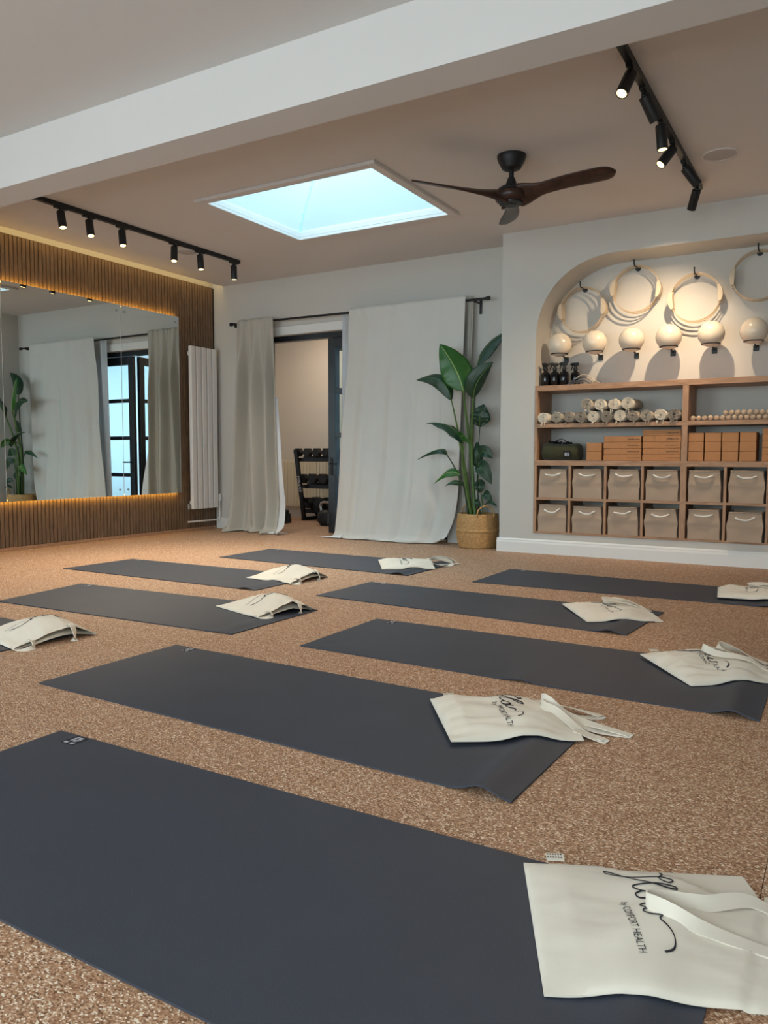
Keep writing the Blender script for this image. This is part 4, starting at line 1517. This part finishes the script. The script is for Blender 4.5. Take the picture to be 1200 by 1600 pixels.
# ------------------------------------------------------------------ pilates rings on hooks
HK = [(-1.984, 2.240), (-1.545, 2.365), (-1.085, 2.252), (-0.637, 2.375)]
for i, (x, z) in enumerate(HK):
    n = ['first', 'second', 'third', 'fourth'][i]
    t = thing('wall_hook', 'black wall hook holding the %s bunch of rings from the left' % n, 'hook', (x, YB, z), 'black hooks on the niche wall')
    bm = bmesh.new()
    tube(bm, [(x, YB - 0.0005, z), (x, YB - 0.012, z)], 0.022, 18)
    make('rose', bm, M['black'], t, smooth=True, angle=0.6)
    bm = bmesh.new()
    tube(bm, catmull([(x, YB - 0.010, z), (x, YB - 0.06, z + 0.004), (x, YB - 0.125, z - 0.002), (x, YB - 0.150, z + 0.018), (x, YB - 0.152, z + 0.042)], 5), 0.0055, 8)
    make('prong', bm, M['black'], t, smooth=True)
    for k in range(3):
        yy = YB - 0.038 - 0.040 * k
        rr = random.Random(i * 10 + k)
        R_ = 0.187
        rot = 0.10 * (rr.random() - 0.5) + (0.0, -0.12, 0.05, 0.02)[i]
        cx, cz = x + 0.003 * k, z - R_ + 0.003 + 0.001 * k
        lab = 'beige exercise ring on the %s hook from the left, %s of three' % (n, ('rearmost', 'middle', 'foremost')[k])
        rt = thing('exercise_ring', lab, 'exercise ring', (cx, yy, cz), 'beige rings hanging in the niche')
        bm = bmesh.new()
        N = 72
        sec = []
        for q in range(N):
            a = 2 * PI * q / N
            ca, sa = math.cos(a), math.sin(a)
            sec.append([bm.verts.new((ca * r_, w_, sa * r_)) for r_, w_ in ((R_ - 0.0045, -0.0065), (R_, -0.0065), (R_, 0.0065), (R_ - 0.0045, 0.0065))])
        for q in range(N):
            a_, b_ = sec[q], sec[(q + 1) % N]
            for e in range(4):
                bm.faces.new((a_[e], b_[e], b_[(e + 1) % 4], a_[(e + 1) % 4]))
        bmesh.ops.recalc_face_normals(bm, faces=bm.faces)
        make('hoop', bm, M['ring'], rt, smooth=True, angle=0.6, world=False)
        for side in (0, 1):
            bm = bmesh.new()
            sec = []
            for q in range(9):
                a = PI * side + rot + math.radians(-20 + 40 * q / 8)
                ca, sa = math.cos(a), math.sin(a)
                tt = 0.016 * math.sin(PI * (0.12 + 0.76 * q / 8))
                sec.append([bm.verts.new((ca * r_, w_, sa * r_)) for r_, w_ in ((R_ - 0.004 - tt, -0.0165), (R_ + 0.001 + tt, -0.0165), (R_ + 0.001 + tt, 0.0165), (R_ - 0.004 - tt, 0.0165))])
            for a_, b_ in zip(sec, sec[1:]):
                for e in range(4):
                    bm.faces.new((a_[e], b_[e], b_[(e + 1) % 4], a_[(e + 1) % 4]))
            bm.faces.new(sec[0][::-1])
            bm.faces.new(sec[-1])
            bmesh.ops.recalc_face_normals(bm, faces=bm.faces)
            make('grip_pad', bm, M['pad'], rt, smooth=True, angle=0.6, world=False)

# ------------------------------------------------------------------ basket and plant
BC = Vector((-2.868, 6.520, 0))
t = thing('wicker_basket', 'round seagrass belly basket holding the tall plant', 'basket', BC)
bm = bmesh.new()
prof = []
NZ = 40
for k in range(NZ + 1):
    a = k / NZ
    z = 0.003 + 0.305 * a
    if a < 0.46:
        r = 0.172 + 0.020 * math.sin(PI / 2 * a / 0.46)
    elif a < 0.55:
        r = 0.192 + 0.009 * math.sin(PI * (a - 0.46) / 0.09)
    else:
        r = 0.192 - 0.012 * (a - 0.55) / 0.45 + 0.003 * math.sin(PI * (a - 0.55) / 0.45)
    prof.append((r * 0.975, z))
seg = 120
rings = []
for j, (r, z) in enumerate(prof):
    rings.append([bm.verts.new((BC.x + (r + 0.0030 * math.sin(2 * PI * k / seg * 30 + PI * (j % 2))) * math.cos(2 * PI * k / seg), BC.y + (r + 0.0030 * math.sin(2 * PI * k / seg * 30 + PI * (j % 2))) * math.sin(2 * PI * k / seg), z)) for k in range(seg)])
inner = [[bm.verts.new((BC.x + (prof[-1][0] - 0.012) * math.cos(2 * PI * k / seg), BC.y + (prof[-1][0] - 0.012) * math.sin(2 * PI * k / seg), z)) for k in range(seg)] for z in (0.308, 0.25)]
allr = rings + inner
for a, b in zip(allr, allr[1:]):
    for k in range(seg):
        bm.faces.new((a[k], a[(k + 1) % seg], b[(k + 1) % seg], b[k]))
bm.faces.new(rings[0][::-1])
make('basket_body', bm, M['basket'], t, smooth=True)
for s in (-1, 1):
    bm = bmesh.new()
    cxh = BC.x + (0.172 if s > 0 else -0.172) * 0.75
    cyh = BC.y - s * 0.115
    d = Vector((0.055, 0.055 * (1 if s > 0 else 1), 0))
    pts = [Vector((cxh, cyh, 0.28)) - d, Vector((cxh, cyh, 0.345)) - d * 0.9, Vector((cxh, cyh, 0.385)), Vector((cxh, cyh, 0.345)) + d * 0.9, Vector((cxh, cyh, 0.28)) + d]
    tube(bm, catmull(pts, 6), 0.0065, 8)
    make('handle', bm, M['basket'], t, smooth=True)

pt = thing('potted_plant', 'tall bird of paradise plant with broad green leaves in the corner', 'plant', (BC.x, BC.y, 0.25))
bm = bmesh.new()
lathe(bm, [(0, 0.268), (0.08, 0.266), (0.160, 0.258), (0.160, 0.20), (0, 0.20)], 24, BC)
make('soil', bm, M['soil'], pt, smooth=True, angle=0.5)
STEMS = [
    ([(-2.908, 6.50, 0.255), (-2.963, 6.47, 0.665), (-3.004, 6.42, 0.953), (-2.95, 6.35, 0.985)], 0.013, 'stem'),
    ([(-2.871, 6.48, 0.255), (-2.901, 6.46, 0.781), (-2.878, 6.40, 1.100), (-2.838, 6.34, 1.328)], 0.015, 'stem'),
    ([(-2.880, 6.51, 0.255), (-2.928, 6.48, 0.895), (-2.945, 6.40, 1.250), (-2.945, 6.36, 1.405)], 0.014, 'stem'),
    ([(-2.925, 6.50, 0.255), (-2.985, 6.45, 0.820), (-3.015, 6.38, 1.10), (-3.045, 6.33, 1.313)], 0.011, 'stem'),
    ([(-2.935, 6.48, 0.255), (-2.974, 6.45, 0.55), (-3.06, 6.41, 0.74), (-3.120, 6.40, 0.832)], 0.009, 'stem_dark'),
    ([(-2.880, 6.53, 0.255), (-2.925, 6.51, 0.781), (-2.900, 6.50, 1.25), (-2.880, 6.50, 1.618)], 0.010, 'stem_dark'),
    ([(-2.86, 6.53, 0.255), (-2.877, 6.53, 0.70), (-2.862, 6.52, 0.95), (-2.846, 6.515, 1.12)], 0.006, 'stem_dark'),
    ([(-2.895, 6.46, 0.255), (-2.940, 6.40, 0.60), (-2.955, 6.37, 0.78), (-2.925, 6.34, 0.92)], 0.011, 'stem'),
    ([(-2.80, 6.50, 0.255), (-2.815, 6.49, 0.45), (-2.845, 6.48, 0.66), (-2.835, 6.48, 0.83)], 0.006, 'stem'),
    ([(-2.815, 6.48, 0.255), (-2.838, 6.46, 0.48), (-2.843, 6.45, 0.62), (-2.840, 6.44, 0.713)], 0.006, 'stem_dark'),
    ([(-2.79, 6.47, 0.255), (-2.79, 6.46, 0.36), (-2.798, 6.455, 0.43), (-2.790, 6.45, 0.474)], 0.005, 'stem'),
]
for pts, r, m_ in STEMS:
    bm = bmesh.new()
    sp = catmull(pts, 8)
    n = len(sp)
    tube(bm, sp, [r * (1.15 - 0.65 * i / (n - 1)) for i in range(n)], 10)
    make('stem', bm, M[m_], pt, smooth=True)


def leaf(base, ctrl, tip, hw, cross, fold, mat, curl=0.0, ripple=0.0, seed=0):
    """blade along a bezier midrib; cross is the blade's width direction, fold lifts its edges"""
    B, K, T = Vector(base), Vector(ctrl), Vector(tip)
    K = K * 2 - (B + T) / 2
    X0 = Vector(cross).normalized()

    def mid(s):
        return B * (1 - s) ** 2 + K * 2 * s * (1 - s) + T * s * s

    def at(s, v):
        p = mid(s)
        d = (mid(min(1, s + 0.02)) - mid(max(0, s - 0.02))).normalized()
        X = (X0 - d * X0.dot(d)).normalized()
        N = d.cross(X).normalized()
        w = hw * (math.sin(PI * min(1, max(0, s)) ** 0.82) ** 0.75) if 0 < s < 1 else 0.0
        c = 2 * v - 1
        rp = ripple * noise.noise(Vector((s * 7, c * 1.5, seed))) * abs(c)
        return p + X * (c * w * math.cos(fold * abs(c))) + N * (abs(c) * w * math.sin(fold) + rp - curl * c * c * w)

    bm = bmesh.new()
    grid(bm, at, 22, 10, uv=True)
    lf = thicken(make('leaf', bm, mat, pt, smooth=True), 0.0016, 0.0)
    bm = bmesh.new()
    ps = [at(k / 14 * 0.95, 0.5) for k in range(15)]
    tube(bm, ps, [0.0052 * max(hw, 0.03) / 0.12 * (1 - 0.75 * k / 14) + 0.0012 for k in range(15)], 6)
    rb = make('midrib', bm, M['rib'] if mat is M['leaf'] else M['stem'], lf, smooth=True)


LF, LD = M['leaf'], M['leaf_dark']
leaf((-2.945, 6.36, 1.395), (-3.010, 6.33, 1.590), (-3.150, 6.30, 1.812), 0.140, (0.80, 0.42, 0.42), 0.18, LF, ripple=0.012, seed=1)
leaf((-2.838, 6.34, 1.325), (-2.775, 6.30, 1.478), (-2.650, 6.33, 1.628), 0.105, (0.55, 0.75, -0.35), 0.55, LD, ripple=0.010, seed=2)
leaf((-2.880, 6.50, 1.612), (-2.790, 6.53, 1.800), (-2.608, 6.580, 1.925), 0.085, (0.62, -0.45, -0.62), 0.55, LD, ripple=0.006, seed=3)
leaf((-3.046, 6.33, 1.310), (-3.145, 6.29, 1.492), (-3.377, 6.29, 1.505), 0.080, (0.35, 0.35, 0.85), 0.50, LD, ripple=0.010, seed=4)
leaf((-2.925, 6.34, 0.930), (-3.055, 6.31, 1.085), (-3.280, 6.31, 1.118), 0.075, (0.25, 0.93, 0.25), 0.35, LD, ripple=0.012, seed=5)
leaf((-2.970, 6.35, 0.980), (-2.905, 6.30, 1.000), (-2.820, 6.27, 0.920), 0.055, (0.1, -0.6, 0.75), 0.35, LF, ripple=0.008, seed=6)
leaf((-2.852, 6.515, 1.085), (-2.838, 6.49, 1.180), (-2.812, 6.51, 1.285), 0.094, (0.95, 0.2, -0.1), 0.25, LD, ripple=0.016, seed=7)
leaf((-3.116, 6.40, 0.828), (-3.200, 6.38, 0.880), (-3.415, 6.38, 0.788), 0.045, (0.12, 0.80, 0.55), 0.45, LD, seed=8)
leaf((-2.985, 6.40, 0.650), (-3.089, 6.36, 0.676), (-3.228, 6.35, 0.568), 0.046, (0.25, 0.55, 0.80), 0.35, LF, seed=9)
leaf((-2.960, 6.42, 0.565), (-3.037, 6.36, 0.592), (-3.112, 6.35, 0.552), 0.032, (0.2, 0.75, 0.6), 0.35, LD, seed=10)
leaf((-2.877, 6.50, 0.720), (-2.855, 6.47, 0.827), (-2.868, 6.49, 0.955), 0.052, (0.95, 0.25, 0.1), 0.35, LD, seed=11)
leaf((-2.838, 6.48, 0.828), (-2.775, 6.45, 0.862), (-2.695, 6.45, 0.800), 0.060, (-0.25, 0.2, 0.95), 0.3, LD, seed=12)
leaf((-2.840, 6.44, 0.720), (-2.770, 6.41, 0.712), (-2.692, 6.42, 0.575), 0.070, (0.75, 0.2, 0.6), 0.3, LD, seed=13)
leaf((-2.838, 6.50, 0.615), (-2.825, 6.47, 0.552), (-2.837, 6.48, 0.496), 0.050, (0.95, 0.2, 0.05), 0.3, LD, seed=14)
leaf((-2.790, 6.45, 0.478), (-2.735, 6.42, 0.478), (-2.695, 6.43, 0.405), 0.042, (0.7, 0.2, 0.65), 0.3, LD, seed=15)
leaf((-2.775, 6.45, 0.382), (-2.705, 6.42, 0.412), (-2.645, 6.43, 0.380), 0.024, (0.15, 0.85, 0.45), 0.3, LD, seed=16)
leaf((-2.875, 6.50, 0.430), (-2.848, 6.47, 0.405), (-2.822, 6.48, 0.372), 0.030, (0.6, 0.3, 0.6), 0.3, LD, seed=17)
leaf((-2.871, 6.50, 0.815), (-2.852, 6.49, 0.770), (-2.850, 6.50, 0.715), 0.038, (0.9, 0.3, 0.05), 0.3, LD, seed=18)

# ------------------------------------------------------------------ ceiling fan
FX, FY, FZ = -1.885, 4.755, 2.475
t = thing('ceiling_fan', 'three-bladed dark wood ceiling fan on a black stem', 'fan', (FX, FY, ZC))
bm = bmesh.new()
lathe(bm, [(0, 2.699), (0.090, 2.699), (0.090, 2.685), (0.082, 2.660), (0.058, 2.618), (0.040, 2.610), (0, 2.610)], 32, (FX, FY, 0))
make('canopy', bm, M['black'], t, smooth=True, angle=0.6)
bm = bmesh.new()
lathe(bm, [(0.016, 2.612), (0.016, 2.565), (0.022, 2.563), (0.034, 2.528), (0.036, 2.505), (0, 2.505)], 20, (FX, FY, 0))
make('stem', bm, M['black'], t, smooth=True, angle=0.6)
bm = bmesh.new()
lathe(bm, [(0, 2.507), (0.066, 2.507), (0.082, 2.496), (0.084, 2.480), (0, 2.480)], 32, (FX, FY, 0))
make('motor_cap', bm, M['black'], t, smooth=True, angle=0.6)
bm = bmesh.new()
lathe(bm, [(0, 2.4805), (0.085, 2.4805), (0.102, 2.470), (0.106, 2.450), (0.096, 2.425), (0.080, 2.412), (0, 2.412)], 36, (FX, FY, 0))
make('hub', bm, M['fan_wood'], t, smooth=True, angle=0.6)
bm = bmesh.new()
lathe(bm, [(0, 2.4125), (0.074, 2.4125), (0.072, 2.402), (0.034, 2.398), (0.032, 2.394), (0, 2.394)], 32, (FX, FY, 0))
make('motor_plate', bm, M['grille'] if False else M['black'], t, smooth=True, angle=0.6)


def blade(ang):
    ca, sa = math.cos(ang), math.sin(ang)
    bm = bmesh.new()
    NU = 30
    secs = []
    for i in range(NU + 1):
        s = i / NU
        r = 0.05 + 0.615 * s
        w = lerp(0.080, 0.046, sstep(0.0, 0.28, s)) + 0.022 * sstep(0.25, 0.75, s)
        if s > 0.86:
            w *= max(0.12, math.sqrt(max(0.0, 1 - ((s - 0.86) / 0.14) ** 2)))
        pitch = -lerp(0.75, 0.30, sstep(0.0, 0.7, s))
        off = -0.016 * math.sin(PI * s)
        thick = lerp(0.020, 0.006, s ** 0.6)
        zc = 2.447 + 0.018 * s * s + 0.010 * sstep(0.1, 0.6, s)
        ring = []
        for k in range(12):
            a = 2 * PI * k / 12
            ly = w * math.cos(a) + off
            lz = thick * math.sin(a)
            yy = ly * math.cos(pitch) - lz * math.sin(pitch)
            zz = ly * math.sin(pitch) + lz * math.cos(pitch)
            ring.append(bm.verts.new((FX + r * ca - yy * sa, FY + r * sa + yy * ca, zc + zz)))
        secs.append(ring)
    for a, b in zip(secs, secs[1:]):
        for k in range(12):
            bm.faces.new((a[k], a[(k + 1) % 12], b[(k + 1) % 12], b[k]))
    bm.faces.new(secs[0][::-1])
    bm.faces.new(secs[-1])
    bmesh.ops.recalc_face_normals(bm, faces=bm.faces)
    make('blade', bm, M['fan_wood'], t, smooth=True)


for d in (-4, 114, 229):
    blade(math.radians(d))

# ------------------------------------------------------------------ track lights


def spot_lamp(loc, d, power, cone, blend=0.9, color=(1.0, 0.82, 0.58)):
    l = bpy.data.lights.new('spot_lamp', 'SPOT')
    l.energy = power
    l.color = color
    l.spot_size = math.radians(cone)
    l.spot_blend = blend
    l.shadow_soft_size = 0.018
    o = bpy.data.objects.new('spot_lamp', l)
    o.location = loc
    o.rotation_euler = Vector(d).to_track_quat('-Z', 'Y').to_euler()
    C.objects.link(o)
    return o


def track(label, x, y0, y1, lamps, color):
    t = thing('track_light', label, 'track light', (x, (y0 + y1) / 2, ZC), 'black ceiling spotlight tracks')
    make('rail', boxm(x - 0.018, x + 0.018, y0, y1, ZC - 0.034, ZC - 0.0005, bevel=0.002), M['black'], t)
    for (y, d, power, cone) in lamps:
        d = Vector(d).normalized()
        piv = Vector((x, y, ZC - 0.062))
        bm = bmesh.new()
        tube(bm, [(x, y, ZC - 0.0345), (x, y, ZC - 0.055)], 0.011, 10)
        box(bm, x - 0.016, x + 0.016, y - 0.05, y + 0.05, ZC - 0.046, ZC - 0.0345)
        tube(bm, [piv + Vector((-0.012, 0, 0)), piv + Vector((0.012, 0, 0))], 0.010, 10)
        make('swivel_mount', bm, M['black'], t, smooth=True, angle=0.6)
        bm = bmesh.new()
        a, b = piv + d * 0.002, piv + d * 0.137
        axial(bm, a, d, [(0, 0.012), (0.0, 0.026), (0.004, 0.0295), (0.132, 0.0295), (0.135, 0.0285), (0.1345, 0.0250), (0.120, 0.0240)])
        h = make('lamp_head', bm, M['black'], t, smooth=True, angle=0.6)
        bm = bmesh.new()
        tube(bm, [b - d * 0.006, b - d * 0.003], 0.0238, 20)
        make('lens', bm, M['lens_on'], h)['label'] = 'lit warm lens'
        spot_lamp(b + d * 0.004, d, power, cone, color=color)
    return t


track('black ceiling track with six spotlights above the left mirror wall', -5.13, 3.35, 5.925,
      [(3.93, (0.32, -0.10, -1), 50, 90), (4.185, (0.30, -0.12, -1), 50, 90), (4.505, (0.26, -0.16, -1), 50, 90),
       (5.08, (0.18, -0.22, -1), 42, 90), (5.395, (0.14, -0.05, -1), 28, 80), (5.85, (0.05, -0.02, -1), 26, 80)], (1.0, 0.82, 0.58))
track('black ceiling track with six spotlights on the right beside the fan', -0.955, 3.35, 5.92,
      [(3.92, (-0.20, -0.50, -0.85), 30, 80), (4.19, (0.35, 0.42, -0.84), 12, 70), (4.60, (0.10, -0.03, -0.98), 20, 70),
       (4.97, (-0.45, -0.46, -0.78), 36, 85), (5.33, (0.56, 0.38, -0.80), 14, 65), (5.80, (-0.54, 0.82, -1.36), 60, 98)], (1.0, 0.75, 0.49))

# ------------------------------------------------------------------ ceiling speakers
for (x, y, lab) in ((-0.755, 5.385, 'round ceiling speaker beside the right spotlight track'), (-5.318, 5.43, 'round ceiling speaker partly behind the left spotlight track')):
    t = thing('ceiling_speaker', lab, 'speaker', (x, y, ZC))
    bm = bmesh.new()
    lathe(bm, [(0, ZC - 0.006), (0.092, ZC - 0.006), (0.098, ZC - 0.004), (0.098, ZC - 0.0005), (0, ZC - 0.0005)], 36, (x, y, 0))
    make('grille', bm, M['grille'], t, smooth=True, angle=0.5)
    bm = bmesh.new()
    lathe(bm, [(0.0985, ZC - 0.0005), (0.0985, ZC - 0.008), (0.106, ZC - 0.006), (0.107, ZC - 0.0005)], 36, (x, y, 0))
    make('bezel', bm, M['ceiling'], t, smooth=True, angle=0.5)

# ------------------------------------------------------------------ gym beyond the doors
t = thing('dumbbell_rack', 'black three-tier dumbbell rack in the gym beyond the doors', 'weight rack', (-5.5, 8.15, 0))
RX0, RX1 = -5.96, -4.75
for x in (RX0, RX1):
    bm = bmesh.new()
    tube(bm, [(x, 8.05, 0.022), (x, 8.42, 0.022)], 0.022, 4)
    D0, D2 = Vector((x, 8.10, 0.02)), Vector((x, 7.93, 0.90))
    lo = [bm.verts.new(D0 + Vector(q)) for q in ((-0.026, -0.03, 0), (0.026, -0.03, 0), (0.026, 0.0, 0), (-0.026, 0.0, 0))]
    hi = [bm.verts.new(D2 + Vector(q)) for q in ((-0.026, -0.03, 0), (0.026, -0.03, 0), (0.026, 0.0, 0), (-0.026, 0.0, 0))]
    for q in range(4):
        bm.faces.new((lo[q], lo[(q + 1) % 4], hi[(q + 1) % 4], hi[q]))
    bm.faces.new(hi)
    bm.faces.new(lo[::-1])
    tube(bm, [(x, 8.40, 0.03), (x, 8.06, 0.30)], 0.020, 4)
    make('upright', bm, M['black'], t)
TIER = [(0.80, 8.09, 0.11), (0.46, 8.18, 0.10), (0.14, 8.27, 0.10)]
for z, y, w in TIER:
    make('tray', boxm(RX0 - 0.07, RX1 + 0.03, y - w, y - w + 0.035, z - 0.05, z, bevel=0.003), M['black'], t)
    make('tray', boxm(RX0 - 0.07, RX1 + 0.03, y + w - 0.035, y + w, z - 0.03, z + 0.02, bevel=0.003), M['black'], t)
vs, fs = text_mesh('MIRAFIT', 0.058)
bm = bmesh.new()
D1 = (Vector((0, 8.10, 0.02)) - Vector((0, 7.93, 0.90))).normalized()
P0 = Vector((RX0 - 0.020, 7.93 - 0.0312 + 0.17 * 0.375, 0.57))
bv = [bm.verts.new(P0 + D1 * q[0] + Vector((1, 0, 0)) * q[1]) for q in vs]
for f in fs:
    bm.faces.new([bv[q] for q in f])
make('rack_lettering', bm, M['white'], t)
bmD = bmesh.new()


def hexbell(name, x, y, z, r, ln, label):
    t = thing(name, label, 'dumbbell', (x, y, z), 'hexagonal dumbbells on the rack')
    for s in (-1, 1):
        bm = bmesh.new()
        yy = y + s * (ln / 2 - r * 0.55)
        tube(bm, [(x, yy - r * 0.6, z), (x, yy - r * 0.5, z), (x, yy + r * 0.5, z), (x, yy + r * 0.6, z)], [r * 0.85, r, r, r * 0.85], 6)
        make('head', bm, M['rubber'], t)
    bm = bmesh.new()
    tube(bm, [(x, y - ln / 2 + r, z), (x, y + ln / 2 - r, z)], 0.016, 10)
    make('grip', bm, M['steel'], t, smooth=True, angle=0.6)


PLC = ['nearest the left end'] + [w_ + ' from the left' for w_ in ('second', 'third', 'fourth', 'fifth', 'sixth', 'seventh', 'eighth', 'ninth')]
for r_, (z, y, w) in enumerate(TIER):
    rad = (0.060, 0.068, 0.076)[r_]
    n = (9, 8, 7)[r_]
    for k in range(n):
        hexbell('dumbbell', RX0 - 0.01 + k * (RX1 - RX0 - 0.07) / (n - 1), y - 0.0, z + rad * 0.9 + 0.012, rad, 0.27, 'black hexagonal dumbbell on the %s tier, %s' % (('top', 'middle', 'bottom')[r_], PLC[k]))
t = thing('gym_radiator', 'cream ribbed radiator on the gym wall behind the weights', 'radiator', (-5.9, GY, 0.1))
make('radiator_body', boxm(-6.62, -5.0, GY - 0.075, GY - 0.03, 0.14, 0.775, bevel=0.006), M['gym_radiator'], t)
for k in range(30):
    x = -6.60 + k * 0.053
    make('rib', boxm(x, x + 0.030, GY - 0.086, GY - 0.0755, 0.17, 0.745, bevel=0.004), M['gym_radiator'], t)
make('bracket', boxm(-5.9, -5.8, GY - 0.0295, GY - 0.0005, 0.3, 0.6), M['gym_radiator'], t)
for k, (r, z0, h) in enumerate(((0.20, 0.001, 0.06), (0.19, 0.0615, 0.05), (0.17, 0.112, 0.045))):
    bm = bmesh.new()
    lathe(bm, [(0.028, z0), (r, z0), (r, z0 + h), (r * 0.85, z0 + h), (r * 0.8, z0 + h - 0.012), (0.06, z0 + h - 0.012), (0.055, z0 + h), (0.028, z0 + h), (0.028, z0)], 36, (-6.06, 7.62, 0))
    tag(make('weight_plate', bm, M['rubber'], None, smooth=True, angle=0.5), 'black rubber weight plate stacked on the gym floor, %s of three' % ('bottom', 'middle', 'top')[k], 'weight plate', 'weight plates on the gym floor')
t = thing('barbell_post', 'black upright post standing behind the curtain edge in the gym', 'rack post', (-6.36, 7.95, 0))
make('post', boxm(-6.39, -6.33, 7.92, 7.98, 0.015, 0.50, bevel=0.004), M['black'], t)
make('foot', boxm(-6.46, -6.26, 7.85, 8.05, 0.0005, 0.015), M['black'], t)
t = thing('kettlebell', 'black kettlebell on the gym floor behind the door leaf', 'kettlebell', (-5.30, 7.62, 0))
bm = bmesh.new()
lathe(bm, [(0, 0.001), (0.06, 0.001), (0.098, 0.05), (0.105, 0.10), (0.09, 0.155), (0.05, 0.185), (0, 0.19)], 28, (-5.30, 7.62, 0))
make('bell', bm, M['rubber'], t, smooth=True, angle=0.8)
bm = bmesh.new()
tube(bm, catmull([(-5.36, 7.62, 0.165), (-5.375, 7.62, 0.22), (-5.35, 7.62, 0.27), (-5.25, 7.62, 0.27), (-5.225, 7.62, 0.22), (-5.24, 7.62, 0.165)], 5), 0.016, 10)
make('handle', bm, M['steel'], t, smooth=True)
